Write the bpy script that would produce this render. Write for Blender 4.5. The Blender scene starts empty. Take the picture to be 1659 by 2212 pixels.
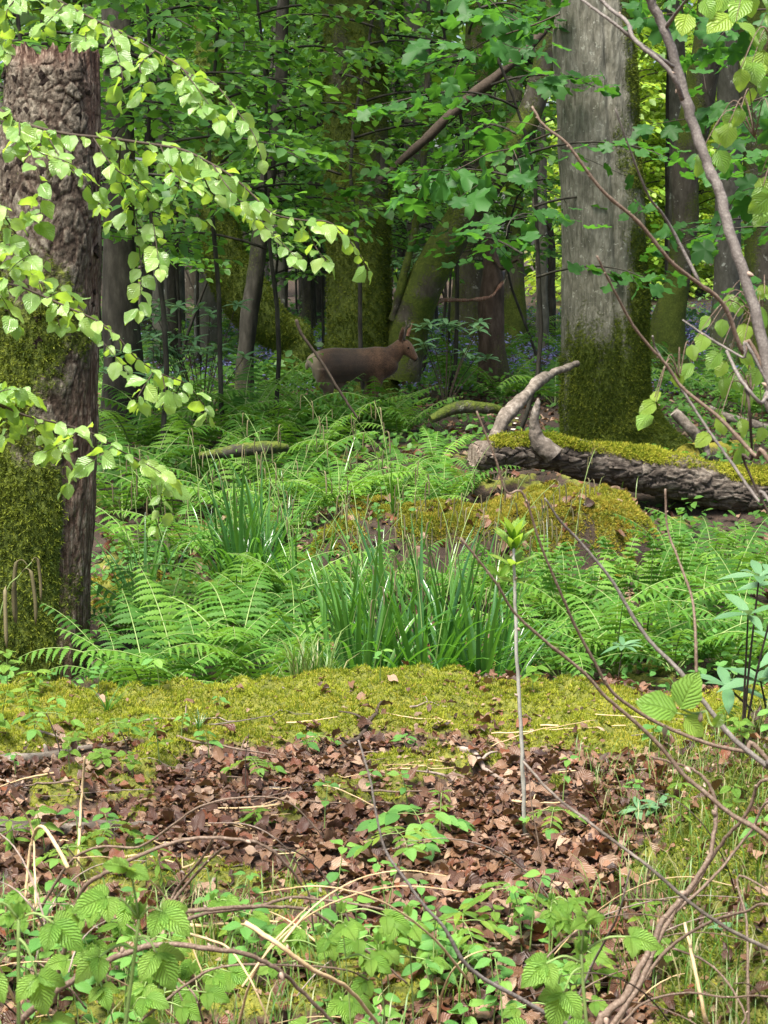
import bpy, math, random
import numpy as np
from mathutils import Vector, Matrix

# ------------------------------------------------------------------ camera, sky, sun, exposure
scene = bpy.context.scene
C = scene.collection
CAM_H = 1.6
HFOV = math.radians(26.0)
PW, PH = 1659.0, 2211.5                       # working raster used for reading positions off the photograph
FP = PW / 2 / math.tan(HFOV / 2)
HORIZON = 538.0
PITCH = math.atan((PH / 2 - HORIZON) / FP)
cd = bpy.data.cameras.new('camera')
cam = bpy.data.objects.new('camera', cd); C.objects.link(cam)
cd.sensor_fit = 'HORIZONTAL'; cd.sensor_width = 36.0
cd.lens = 18.0 / math.tan(HFOV / 2)
cd.clip_start = 0.05; cd.clip_end = 800
cam.location = (0, 0, CAM_H)
cam.rotation_euler = (math.pi / 2 - PITCH, 0, 0)
cd.dof.use_dof = True; cd.dof.focus_distance = 7.5; cd.dof.aperture_fstop = 26.0
scene.camera = cam

SUN_EL, SUN_AZ = math.radians(67), math.radians(-150)   # azimuth measured from +Y towards +X
world = bpy.data.worlds.new('World'); scene.world = world; world.use_nodes = True
wn = world.node_tree; wn.nodes.clear()
sky = wn.nodes.new('ShaderNodeTexSky'); sky.sky_type = 'NISHITA'; sky.sun_disc = False
sky.sun_elevation = SUN_EL; sky.sun_rotation = SUN_AZ
sky.air_density = 1.0; sky.dust_density = 4.0; sky.ozone_density = 1.0
bg = wn.nodes.new('ShaderNodeBackground'); bg.inputs[1].default_value = 0.09
wo = wn.nodes.new('ShaderNodeOutputWorld')
wn.links.new(sky.outputs[0], bg.inputs[0]); wn.links.new(bg.outputs[0], wo.inputs[0])
sd = bpy.data.lights.new('sun', 'SUN'); sd.energy = 4.6; sd.angle = math.radians(22); sd.color = (1.0, 0.95, 0.86)
sun = bpy.data.objects.new('sun', sd); C.objects.link(sun)
sdir = Vector((math.sin(SUN_AZ) * math.cos(SUN_EL), math.cos(SUN_AZ) * math.cos(SUN_EL), math.sin(SUN_EL)))
sun.rotation_euler = sdir.to_track_quat('Z', 'Y').to_euler()
sun.location = sdir * 60
vs = scene.view_settings
vs.view_transform = 'Standard'; vs.look = 'None'; vs.gamma = 1.0; vs.use_curve_mapping = False
vs.exposure = 1.45
cy = scene.cycles
cy.use_denoising = True
cy.max_bounces = 6; cy.diffuse_bounces = 3; cy.glossy_bounces = 2; cy.transmission_bounces = 4; cy.transparent_max_bounces = 4
cy.caustics_reflective = False; cy.caustics_refractive = False
cy.sample_clamp_indirect = 4.0

# ------------------------------------------------------------------ helpers
rng = np.random.default_rng(11)
random.seed(5)
A = lambda *a: np.array(a, dtype=float)
CA, SA = math.cos(PITCH), math.sin(PITCH)

def P(px, py, d):
    """point seen at raster position (px, py) at a distance d along the ground"""
    u = (px - PW / 2) / FP; v = (PH / 2 - py) / FP
    dx, dy, dz = u, CA + v * SA, -SA + v * CA
    t = d / dy
    return A(dx * t, d, CAM_H + dz * t)

def X(px, d):
    return P(px, HORIZON, d)[0]

def unit(v):
    v = np.asarray(v, float)
    return v / np.maximum(np.linalg.norm(v, axis=-1, keepdims=True), 1e-9)

def _hash(i, j, k, s):
    n = (i * 374761393 + j * 668265263 + k * 2147483647 + s * 1274126177) & 0xFFFFFFFF
    n = ((n ^ (n >> 13)) * 1274126177) & 0xFFFFFFFF
    n = (n ^ (n >> 16)) & 0xFFFFFFFF
    return n / 4294967295.0

def vnoise(p, s=0):
    p = np.asarray(p, float); f = np.floor(p); q = p - f; q = q * q * (3 - 2 * q)
    i, j, k = [f[..., a].astype(np.int64) for a in range(3)]
    r = 0
    for a in (0, 1):
        for b in (0, 1):
            for c in (0, 1):
                w = (q[..., 0] if a else 1 - q[..., 0]) * (q[..., 1] if b else 1 - q[..., 1]) * (q[..., 2] if c else 1 - q[..., 2])
                r = r + w * _hash(i + a, j + b, k + c, s)
    return r

def fbm(p, o=4, s=0):
    p = np.asarray(p, float); r = 0; a = 0.5; t = 0
    for n in range(o):
        r = r + a * vnoise(p * 2.03 ** n, s + n); t += a; a *= 0.5
    return r / t

def cells(p, s=0):
    """cellular noise: (F1, F2, random value of the nearest cell)"""
    p = np.asarray(p, float); f = np.floor(p).astype(np.int64)
    F1 = np.full(p.shape[:-1], 9.0); F2 = F1.copy(); R = np.zeros_like(F1)
    for a in (-1, 0, 1):
        for b in (-1, 0, 1):
            for c in (-1, 0, 1):
                i, j, k = f[..., 0] + a, f[..., 1] + b, f[..., 2] + c
                d = np.sqrt((i + _hash(i, j, k, s) - p[..., 0]) ** 2 + (j + _hash(i, j, k, s + 1) - p[..., 1]) ** 2
                            + (k + _hash(i, j, k, s + 2) - p[..., 2]) ** 2)
                m = d < F1
                F2 = np.where(m, F1, np.minimum(F2, d)); R = np.where(m, _hash(i, j, k, s + 3), R); F1 = np.where(m, d, F1)
    return F1, F2, R

def sst(a, b, x):
    t = np.clip((np.asarray(x, float) - a) / (b - a), 0, 1)
    return t * t * (3 - 2 * t)

def spline(pts, n):
    """Catmull-Rom through pts (any columns), n samples"""
    p = np.asarray(pts, float)
    if len(p) == 2:
        t = np.linspace(0, 1, n)[:, None]; return p[0] * (1 - t) + p[1] * t
    p = np.vstack([2 * p[0] - p[1], p, 2 * p[-1] - p[-2]])
    m = len(p) - 3
    u = np.linspace(0, m - 1e-6, n); i = u.astype(int); t = (u - i)[:, None]
    a, b, c, d = p[i], p[i + 1], p[i + 2], p[i + 3]
    return 0.5 * (2 * b + (c - a) * t + (2 * a - 5 * b + 4 * c - d) * t ** 2 + (3 * b - a - 3 * c + d) * t ** 3)

def rings(pts, sides):
    """parallel-transported unit circles along pts: centre axes (n,3) x2"""
    pts = np.asarray(pts, float)
    T = unit(np.gradient(pts, axis=0))
    u = np.cross(T[0], A(0, 0, 1)); u = np.cross(T[0], A(1, 0, 0)) if np.linalg.norm(u) < 0.2 else u
    u = unit(u); U = []
    for t in T:
        u = unit(u - t * np.dot(u, t)); U.append(u)
    U = np.array(U); W = np.cross(T, U)
    return T, U, W

def grid_faces(n, m, wrap=True):
    i = np.arange(n - 1)[:, None]; j = np.arange(m if wrap else m - 1)[None, :]; k = (j + 1) % m
    return np.stack([i * m + j, i * m + k, (i + 1) * m + k, (i + 1) * m + j], -1).reshape(-1, 4)

def tube(pts, rad, sides=6):
    pts = np.asarray(pts, float); rad = np.broadcast_to(np.asarray(rad, float), (len(pts),))
    T, U, W = rings(pts, sides)
    a = np.linspace(0, 2 * np.pi, sides, endpoint=False)
    V = pts[:, None] + rad[:, None, None] * (np.cos(a)[None, :, None] * U[:, None] + np.sin(a)[None, :, None] * W[:, None])
    V = V.reshape(-1, 3); F = grid_faces(len(pts), sides)
    n = len(V); V = np.vstack([V, pts[-1] + T[-1] * rad[-1] * .6, pts[0] - T[0] * rad[0] * .3])
    j = np.arange(sides); k = (j + 1) % sides; b = (len(pts) - 1) * sides
    caps = np.concatenate([np.stack([b + j, b + k, np.full(sides, n)], 1), np.stack([k, j, np.full(sides, n + 1)], 1)])
    return V, F, caps

class MB:
    """collects pieces of geometry and links them as one mesh"""
    def __init__(s): s.V = []; s.Q = []; s.T = []; s.n = 0; s.att = {}; s.mq = []; s.mt = []
    def add(s, V, F, mat=0, **att):
        V = np.asarray(V, float)
        for f in (F if isinstance(F, (list, tuple)) else [F]):
            f = np.asarray(f) + s.n
            (s.Q if f.shape[1] == 4 else s.T).append(f); (s.mq if f.shape[1] == 4 else s.mt).append(np.full(len(f), mat))
        for k, v in att.items():
            v = np.asarray(v, float)
            if v.ndim == 0: v = np.full(len(V), float(v))
            s.att.setdefault(k, []).append((s.n, v))
        s.V.append(V); s.n += len(V); return s
    def tube(s, pts, rad, sides=6, mat=0, **att):
        V, F, c = tube(pts, rad, sides); return s.add(V, [F, c], mat, **att)
    def scatter(s, tpl, pos, R, sc, mat=0, tint=None, **att):
        TV, TF = tpl[0], tpl[1]; N = len(pos)
        if N == 0: return s
        sc = np.asarray(sc, float); sc = np.broadcast_to(sc, (N,))[:, None, None]
        V = np.einsum('nij,kj->nki', R, TV) * sc + np.asarray(pos)[:, None]
        off = (np.arange(N) * len(TV))[:, None, None]
        if tint is None: tint = rng.random(N)
        att['tint'] = np.repeat(tint, len(TV))
        if len(tpl) > 2: att['luv'] = np.tile(tpl[2], (N, 1))
        return s.add(V.reshape(-1, 3), [(np.asarray(f)[None] + off).reshape(-1, np.asarray(f).shape[1]) for f in TF], mat, **att)
    def mesh(s, name, mats, smooth=True, origin=None):
        V = np.vstack(s.V)
        if origin is not None: V = V - np.asarray(origin, float)
        q = np.vstack(s.Q) if s.Q else np.zeros((0, 4), int); t = np.vstack(s.T) if s.T else np.zeros((0, 3), int)
        me = bpy.data.meshes.new(name)
        me.vertices.add(len(V)); me.vertices.foreach_set('co', V.astype(np.float32).ravel())
        idx = np.concatenate([q.ravel(), t.ravel()]).astype(np.int32)
        me.loops.add(len(idx)); me.loops.foreach_set('vertex_index', idx)
        me.polygons.add(len(q) + len(t))
        st = np.concatenate([np.arange(len(q)) * 4, len(q) * 4 + np.arange(len(t)) * 3]).astype(np.int32)
        me.polygons.foreach_set('loop_start', st)
        me.polygons.foreach_set('use_smooth', np.full(len(st), bool(smooth)))
        for m in (mats if isinstance(mats, (list, tuple)) else [mats]): me.materials.append(m)
        mi = np.concatenate([np.concatenate(s.mq) if s.mq else [], np.concatenate(s.mt) if s.mt else []]).astype(np.int32)
        me.polygons.foreach_set('material_index', mi)
        for k, lst in s.att.items():
            vec = lst[0][1].ndim == 2
            full = np.zeros((len(V), 3) if vec else len(V), np.float32)
            for n, v in lst: full[n:n + len(v)] = v
            a = me.attributes.new(k, 'FLOAT_VECTOR' if vec else 'FLOAT', 'POINT')
            a.data.foreach_set('vector' if vec else 'value', full.ravel())
        me.update(calc_edges=True); me.validate()
        return me

def tag(o, label=None, cat=None, group=None, kind=None):
    if label: o['label'] = label
    if cat: o['category'] = cat
    if group: o['group'] = group
    if kind: o['kind'] = kind
    return o

def thing(name, label, cat, loc=(0, 0, 0), group=None, rz=0.0, sc=1.0):
    o = bpy.data.objects.new(name, None); C.objects.link(o)
    o.empty_display_size = 0.1
    o.location = tuple(loc); o.rotation_euler = (0, 0, rz); o.scale = (sc, sc, sc)
    return tag(o, label, cat, group)

def part(name, me, parent, loc=(0, 0, 0), R=None, sc=1.0, label=None, kind=None):
    o = bpy.data.objects.new(name, me); C.objects.link(o); o.parent = parent
    M = Matrix.Translation(Vector([float(c) for c in loc]))
    if R is not None: M = M @ Matrix(np.asarray(R, float).tolist()).to_4x4()
    o.matrix_basis = M @ Matrix.Diagonal((sc, sc, sc, 1.0))
    return tag(o, label, None, None, kind)

def solo(name, me, label, cat, group=None, loc=(0, 0, 0), R=None, sc=1.0, kind=None):
    o = bpy.data.objects.new(name, me); C.objects.link(o)
    M = Matrix.Translation(Vector([float(c) for c in loc]))
    if R is not None: M = M @ Matrix(np.asarray(R, float).tolist()).to_4x4()
    o.matrix_basis = M @ Matrix.Diagonal((sc, sc, sc, 1.0))
    return tag(o, label, cat, group, kind)

def copy_thing(root, label, loc, rz, sc, group=None):
    r = root.copy(); C.objects.link(r); r.location = tuple(loc); r.rotation_euler = (0, 0, rz); r.scale = (sc, sc, sc)
    tag(r, label, None, group)
    for ch in root.children:
        c = ch.copy(); C.objects.link(c); c.parent = r
        for g in ch.children:
            d = g.copy(); C.objects.link(d); d.parent = c
    return r

def frames(d, n):
    """rotation matrices whose Y column is d and whose Z column leans to n"""
    d = unit(np.atleast_2d(d)); n = np.atleast_2d(n)
    x = np.cross(d, n); x = unit(x + 1e-6); z = np.cross(x, d)
    return np.stack([x, d, z], -1)

def rotz(a): c, s = math.cos(a), math.sin(a); return np.array([[c, -s, 0], [s, c, 0], [0, 0, 1.]])
def rotx(a): c, s = math.cos(a), math.sin(a); return np.array([[1., 0, 0], [0, c, -s], [0, s, c]])
def roty(a): c, s = math.cos(a), math.sin(a); return np.array([[c, 0, s], [0, 1., 0], [-s, 0, c]])

def rnd_dirs(n, up=0.0):
    v = rng.normal(size=(n, 3)); v[:, 2] += up; return unit(v)

# ------------------------------------------------------------------ materials
def new_mat(name):
    m = bpy.data.materials.new(name); m.use_nodes = True; m.node_tree.nodes.clear()
    return m, m.node_tree

def nd(t, kind, **kw):
    n = t.nodes.new(kind)
    for k, v in kw.items():
        if k.startswith('i_'):
            key = k[2:]; key = int(key) if key.isdigit() else key.replace('_', ' ')
            if hasattr(v, 'is_output') or hasattr(v, 'links') and hasattr(v, 'node'): t.links.new(v, n.inputs[key])
            else: n.inputs[key].default_value = v
        else: setattr(n, k, v)
    return n

def ramp(t, fac, stops):
    r = t.nodes.new('ShaderNodeValToRGB'); e = r.color_ramp.elements
    while len(e) < len(stops): e.new(0.5)
    for el, (p, c) in zip(e, stops): el.position = p; el.color = (*c, 1)
    t.links.new(fac, r.inputs[0]); return r.outputs[0]

def mixc(t, fac, a, b, mode='MIX'):
    n = t.nodes.new('ShaderNodeMix'); n.data_type = 'RGBA'; n.blend_type = mode
    for s, v in ((n.inputs[0], fac), (n.inputs[6], a), (n.inputs[7], b)):
        if hasattr(v, 'node'): t.links.new(v, s)
        elif isinstance(v, (int, float)): s.default_value = v
        else: s.default_value = (*v, 1)
    return n.outputs[2]

def math_(t, op, a, b=0.0, clamp=False):
    n = t.nodes.new('ShaderNodeMath'); n.operation = op; n.use_clamp = clamp
    for s, v in ((n.inputs[0], a), (n.inputs[1], b)):
        if hasattr(v, 'node'): t.links.new(v, s)
        else: s.default_value = v
    return n.outputs[0]

def noise_(t, scale, detail=3.0, rough=0.6, vec=None, stretch=None):
    if vec is None: vec = nd(t, 'ShaderNodeTexCoord').outputs['Object']
    if stretch:
        mp = nd(t, 'ShaderNodeMapping'); mp.inputs['Scale'].default_value = stretch; t.links.new(vec, mp.inputs[0]); vec = mp.outputs[0]
    n = nd(t, 'ShaderNodeTexNoise'); n.inputs['Scale'].default_value = scale; n.inputs['Detail'].default_value = detail
    n.inputs['Roughness'].default_value = rough; t.links.new(vec, n.inputs[0]); return n.outputs[0]

def attr(t, name):
    n = nd(t, 'ShaderNodeAttribute'); n.attribute_name = name; return n

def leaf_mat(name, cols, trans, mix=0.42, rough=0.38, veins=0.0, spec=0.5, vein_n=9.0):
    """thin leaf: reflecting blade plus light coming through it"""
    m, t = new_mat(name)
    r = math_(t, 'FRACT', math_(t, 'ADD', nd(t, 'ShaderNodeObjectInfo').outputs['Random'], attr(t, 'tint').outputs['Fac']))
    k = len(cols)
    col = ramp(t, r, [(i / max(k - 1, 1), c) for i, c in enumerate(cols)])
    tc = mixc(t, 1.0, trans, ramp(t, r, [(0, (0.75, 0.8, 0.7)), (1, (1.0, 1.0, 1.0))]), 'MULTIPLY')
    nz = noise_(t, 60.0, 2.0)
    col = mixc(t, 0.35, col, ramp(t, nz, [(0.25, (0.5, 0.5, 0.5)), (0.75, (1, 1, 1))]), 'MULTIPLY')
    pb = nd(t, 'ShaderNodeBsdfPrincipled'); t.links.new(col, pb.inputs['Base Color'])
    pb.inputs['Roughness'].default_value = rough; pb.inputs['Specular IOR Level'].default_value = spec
    if veins > 0:
        uv = attr(t, 'luv').outputs['Vector']
        sp = nd(t, 'ShaderNodeSeparateXYZ'); t.links.new(uv, sp.inputs[0])
        au = math_(t, 'ABSOLUTE', sp.outputs[0])
        ph = math_(t, 'SUBTRACT', math_(t, 'MULTIPLY', sp.outputs[1], vein_n), math_(t, 'MULTIPLY', au, 3.2))
        w = math_(t, 'ABSOLUTE', math_(t, 'SINE', math_(t, 'MULTIPLY', ph, math.pi)))
        mid = math_(t, 'MINIMUM', math_(t, 'MULTIPLY', au, 9.0), 1.0)
        hgt_ = math_(t, 'MULTIPLY', math_(t, 'POWER', w, 0.5), mid)
        bp = nd(t, 'ShaderNodeBump'); bp.inputs['Strength'].default_value = veins; bp.inputs['Distance'].default_value = 0.004
        t.links.new(hgt_, bp.inputs['Height']); t.links.new(bp.outputs[0], pb.inputs['Normal'])
        vc = math_(t, 'SUBTRACT', 1.0, math_(t, 'MULTIPLY', hgt_, 1.0))
        tc = mixc(t, math_(t, 'MULTIPLY', vc, 0.35), tc, (0.5, 0.6, 0.25))
    tr = nd(t, 'ShaderNodeBsdfTranslucent'); t.links.new(tc, tr.inputs[0])
    mx = nd(t, 'ShaderNodeMixShader'); mx.inputs[0].default_value = mix
    t.links.new(pb.outputs[0], mx.inputs[1]); t.links.new(tr.outputs[0], mx.inputs[2])
    o = nd(t, 'ShaderNodeOutputMaterial'); t.links.new(mx.outputs[0], o.inputs[0])
    return m

def wood_mat(name, cols, scale=18.0, stretch=(1, 1, 0.25), bump=0.4, lichen=0.0, moss=None, rough=0.85, dist=0.01, lscale=7.0, spots=(0.42, 0.43, 0.38), wood=None, tone=False):
    """bark: noise colours, optional pale lichen spots, optional moss driven by the mesh's moss attribute"""
    m, t = new_mat(name)
    n1 = noise_(t, scale, 5.0, 0.65, stretch=stretch)
    n2 = noise_(t, scale * 0.22, 3.0)
    f = math_(t, 'ADD', math_(t, 'MULTIPLY', n1, 0.7), math_(t, 'MULTIPLY', n2, 0.3))
    col = ramp(t, f, [(0.3 + 0.4 * i / max(len(cols) - 1, 1), c) for i, c in enumerate(cols)])
    if lichen > 0:
        l = noise_(t, lscale, 4.0, 0.7)
        col = mixc(t, ramp(t, l, [(0.66 - lichen * 0.2, (0, 0, 0)), (0.70 - lichen * 0.2, (1, 1, 1))]), col, spots)
    if wood is not None:
        wv = noise_(t, 60.0, 5.0, 0.75, stretch=(1, 1, 0.14))
        wc = ramp(t, wv, [(0.3, wood[0]), (0.5, wood[1]), (0.7, wood[2])])
        col = mixc(t, attr(t, 'wood').outputs['Fac'], col, wc)
    if tone:
        tn = math_(t, 'ADD', attr(t, 'tone').outputs['Fac'], math_(t, 'MULTIPLY', math_(t, 'SUBTRACT', n1, .5), .5))
        col = mixc(t, 1.0, col, ramp(t, tn, [(0.0, (0.22, 0.14, 0.11)), (0.35, (0.6, 0.5, 0.45)), (0.9, (1.25, 1.25, 1.2))]), 'MULTIPLY')
    hgt_ = n1
    if moss is not None:
        mn = noise_(t, 45.0, 4.0, 0.7); mb = noise_(t, 6.0, 3.0)
        mc = ramp(t, math_(t, 'ADD', math_(t, 'MULTIPLY', mn, 0.6), math_(t, 'MULTIPLY', mb, 0.4)), [(0.3, moss[0]), (0.52, moss[1]), (0.7, moss[2])])
        fac = math_(t, 'ADD', attr(t, 'moss').outputs['Fac'], math_(t, 'MULTIPLY', math_(t, 'SUBTRACT', mn, 0.5), 0.9))
        fr = ramp(t, fac, [(0.38, (0, 0, 0)), (0.62, (1, 1, 1))])
        col = mixc(t, fr, col, mc)
        hgt_ = math_(t, 'ADD', n1, math_(t, 'MULTIPLY', mn, fr))
    pb = nd(t, 'ShaderNodeBsdfPrincipled'); t.links.new(col, pb.inputs['Base Color'])
    pb.inputs['Roughness'].default_value = rough; pb.inputs['Specular IOR Level'].default_value = 0.25
    bp = nd(t, 'ShaderNodeBump'); bp.inputs['Strength'].default_value = bump; bp.inputs['Distance'].default_value = dist
    t.links.new(hgt_, bp.inputs['Height']); t.links.new(bp.outputs[0], pb.inputs['Normal'])
    o = nd(t, 'ShaderNodeOutputMaterial'); t.links.new(pb.outputs[0], o.inputs[0])
    return m

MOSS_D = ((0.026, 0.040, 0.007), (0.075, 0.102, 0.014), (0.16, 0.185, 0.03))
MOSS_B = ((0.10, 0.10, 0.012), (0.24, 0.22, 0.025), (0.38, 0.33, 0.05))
M = {}
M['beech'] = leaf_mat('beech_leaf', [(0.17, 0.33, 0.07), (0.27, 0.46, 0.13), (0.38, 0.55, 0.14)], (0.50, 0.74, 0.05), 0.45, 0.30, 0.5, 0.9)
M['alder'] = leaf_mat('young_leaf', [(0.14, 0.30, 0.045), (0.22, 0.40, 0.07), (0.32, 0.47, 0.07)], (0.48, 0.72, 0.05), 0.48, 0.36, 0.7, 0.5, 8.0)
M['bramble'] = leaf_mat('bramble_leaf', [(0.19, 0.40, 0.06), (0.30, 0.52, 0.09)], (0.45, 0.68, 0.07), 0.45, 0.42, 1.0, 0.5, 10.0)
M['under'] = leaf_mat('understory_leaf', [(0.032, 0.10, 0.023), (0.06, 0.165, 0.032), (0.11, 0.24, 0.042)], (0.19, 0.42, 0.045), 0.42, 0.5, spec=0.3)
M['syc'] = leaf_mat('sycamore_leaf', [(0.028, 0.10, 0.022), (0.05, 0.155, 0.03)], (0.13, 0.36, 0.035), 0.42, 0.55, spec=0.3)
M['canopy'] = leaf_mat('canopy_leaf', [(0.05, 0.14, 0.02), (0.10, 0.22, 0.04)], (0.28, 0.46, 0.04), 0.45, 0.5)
M['fern'] = leaf_mat('fern_frond', [(0.035, 0.11, 0.016), (0.075, 0.20, 0.026), (0.15, 0.30, 0.04)], (0.20, 0.40, 0.035), 0.36, 0.6, spec=0.2)
M['sedge'] = leaf_mat('sedge_blade', [(0.022, 0.085, 0.022), (0.05, 0.15, 0.03), (0.12, 0.27, 0.04), (0.06, 0.17, 0.05)], (0.16, 0.42, 0.03), 0.35, 0.26, spec=0.8)
M['herb'] = leaf_mat('herb_leaf', [(0.08, 0.22, 0.05), (0.13, 0.32, 0.07), (0.20, 0.38, 0.07)], (0.26, 0.50, 0.06), 0.40, 0.5, 0.4, spec=0.3)
M['rhod'] = leaf_mat('rhododendron_leaf', [(0.08, 0.19, 0.08), (0.14, 0.27, 0.13)], (0.16, 0.30, 0.08), 0.22, 0.28, 0.25, 0.7, 14.0)
M['lush'] = leaf_mat('clearing_leaf', [(0.16, 0.32, 0.03), (0.30, 0.46, 0.05)], (0.5, 0.66, 0.06), 0.45, 0.5)
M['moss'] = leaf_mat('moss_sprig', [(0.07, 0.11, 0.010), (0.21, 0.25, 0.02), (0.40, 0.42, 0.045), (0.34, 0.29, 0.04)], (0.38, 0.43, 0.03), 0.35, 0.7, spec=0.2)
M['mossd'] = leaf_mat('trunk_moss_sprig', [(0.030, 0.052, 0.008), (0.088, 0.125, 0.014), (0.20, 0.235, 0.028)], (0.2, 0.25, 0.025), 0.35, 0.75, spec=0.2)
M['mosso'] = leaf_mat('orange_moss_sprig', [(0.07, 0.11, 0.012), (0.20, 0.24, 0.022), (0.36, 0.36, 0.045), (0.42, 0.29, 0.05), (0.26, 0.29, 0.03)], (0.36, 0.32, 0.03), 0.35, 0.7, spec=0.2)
M['dead'] = leaf_mat('dead_leaf', [(0.03, 0.014, 0.009), (0.12, 0.055, 0.028), (0.23, 0.130, 0.074), (0.07, 0.028, 0.018), (0.37, 0.255, 0.17), (0.18, 0.058, 0.024), (0.045, 0.022, 0.017), (0.17, 0.085, 0.055)], (0.20, 0.07, 0.02), 0.15, 0.45, 0.5, 0.5)
M['bluebell'] = leaf_mat('bluebell_flower', [(0.16, 0.17, 0.42), (0.26, 0.27, 0.55)], (0.2, 0.2, 0.5), 0.3, 0.6)
M['spike'] = leaf_mat('sedge_spike', [(0.09, 0.085, 0.035), (0.16, 0.13, 0.06), (0.24, 0.21, 0.11)], (0.12, 0.12, 0.04), 0.1, 0.8)
M['pale'] = wood_mat('pale_stem', [(0.24, 0.23, 0.19), (0.36, 0.35, 0.30), (0.48, 0.46, 0.42)], 30, (1, 1, .5), .3, .1, rough=.6)
M['grass'] = leaf_mat('grass_blade', [(0.06, 0.16, 0.03), (0.12, 0.25, 0.04), (0.18, 0.26, 0.07), (0.34, 0.30, 0.15)], (0.2, 0.36, 0.04), 0.38, 0.45)
M['twig'] = wood_mat('grey_twig', [(0.07, 0.06, 0.052), (0.14, 0.122, 0.108), (0.27, 0.245, 0.22)], 260, (1, 1, 1), 0.6, 0.0, rough=0.6, dist=.002)
M['darktwig'] = wood_mat('dark_twig', [(0.03, 0.022, 0.016), (0.08, 0.06, 0.045)], 40, (1, 1, 1), 0.3)
M['cane'] = wood_mat('dry_cane', [(0.07, 0.044, 0.03), (0.14, 0.098, 0.07), (0.27, 0.21, 0.165)], 220, (1, 1, 1), 0.6, rough=0.6, dist=.002)
M['straw'] = wood_mat('straw', [(0.38, 0.26, 0.12), (0.55, 0.42, 0.26)], 50, (1, 1, 1), 0.2)
M['bud'] = wood_mat('bud', [(0.20, 0.13, 0.09), (0.38, 0.30, 0.24)], 80, (1, 1, 1), 0.2, rough=0.5)
M['stick'] = wood_mat('stick', [(0.10, 0.075, 0.06), (0.22, 0.17, 0.14), (0.40, 0.34, 0.29)], 40, (1, 1, 1), 0.5)
M['greenstem'] = wood_mat('green_stem', [(0.14, 0.22, 0.06), (0.22, 0.30, 0.10)], 40, (1, 1, 1), 0.1, rough=0.5)
M['greybark'] = wood_mat('grey_bark', [(0.06, 0.058, 0.042), (0.16, 0.153, 0.12), (0.30, 0.29, 0.24)], 38, (1, 1, 0.2), 1.0, 0.26, MOSS_D, dist=0.02, lscale=24.0, spots=(0.31, 0.31, 0.26))
M['stump'] = wood_mat('stump_bark', [(0.022, 0.019, 0.014), (0.105, 0.090, 0.070), (0.29, 0.262, 0.215)], 48, (1, 1, 0.6), 1.0, 0.0, MOSS_D, dist=0.012,
                      wood=((0.03, 0.014, 0.010), (0.13, 0.082, 0.062), (0.46, 0.38, 0.31)), tone=True)
M['log'] = wood_mat('log_bark', [(0.016, 0.012, 0.009), (0.075, 0.060, 0.048), (0.26, 0.225, 0.185)], 34, (0.3, 1, 1), 1.0, 0.0, MOSS_B, dist=0.015,
                    wood=((0.06, 0.04, 0.03), (0.20, 0.155, 0.12), (0.42, 0.36, 0.30)))
M['deadwood'] = wood_mat('dead_wood', [(0.025, 0.02, 0.016), (0.14, 0.116, 0.095), (0.34, 0.30, 0.26)], 34, (0.7, 0.7, 0.7), 0.9, 0.0, MOSS_D)
M['mossbark'] = wood_mat('mossy_bark', [(0.04, 0.033, 0.024), (0.09, 0.078, 0.06), (0.15, 0.135, 0.105)], 18, (1, 1, 0.35), 0.8, 0.22, MOSS_D, dist=0.015, spots=(0.30, 0.29, 0.24))
M['darkbark'] = wood_mat('dark_bark', [(0.013, 0.012, 0.009), (0.036, 0.033, 0.025), (0.085, 0.078, 0.062)], 16, (1, 1, 0.3), 0.7, 0.0, MOSS_D)
M['palebark'] = wood_mat('pale_bark', [(0.05, 0.048, 0.037), (0.10, 0.096, 0.077), (0.17, 0.16, 0.135)], 16, (1, 1, 0.4), 0.5, 0.2, MOSS_D)
M['snag'] = wood_mat('torn_snag', [(0.03, 0.022, 0.016), (0.075, 0.05, 0.037), (0.15, 0.11, 0.085)], 18, (1, 1, 0.3), 0.9, 0.0, MOSS_D,
                     wood=((0.14, 0.05, 0.03), (0.30, 0.14, 0.09), (0.62, 0.46, 0.34)))

# ------------------------------------------------------------------ leaf shapes (base at origin, growing along +Y, face +Z)
def blade(L=1.0, W=0.7, rows=7, cols=3, fold=0.15, curl=0.15, wav=0.03, serr=0.0, shape=0.8, tipw=0.0, ph=0.0):
    v = np.linspace(0, 1, rows); u = np.linspace(-1, 1, cols)
    w = W / 2 * np.sin(np.pi * np.clip(v, 0, 1) ** shape) ** 0.75 + tipw * v * 0
    w[0] = 0.02 * W; w[-1] = 0.01 * W
    if serr: w = w * (1 + serr * np.where(np.arange(rows) % 2 == 0, -1, 1)); 
    VV, UU = np.meshgrid(v, u, indexing='ij'); ww = w[:, None]
    x = UU * ww; y = VV * L
    z = fold * np.abs(UU) * ww - curl * L * VV ** 2 + wav * L * np.sin(VV * 9 + ph + UU * 1.7) * np.abs(UU)
    V = np.stack([x, y, z], -1).reshape(-1, 3)
    return V, [grid_faces(rows, cols, False)], np.stack([UU, VV, 0 * UU], -1).reshape(-1, 3)

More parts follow.
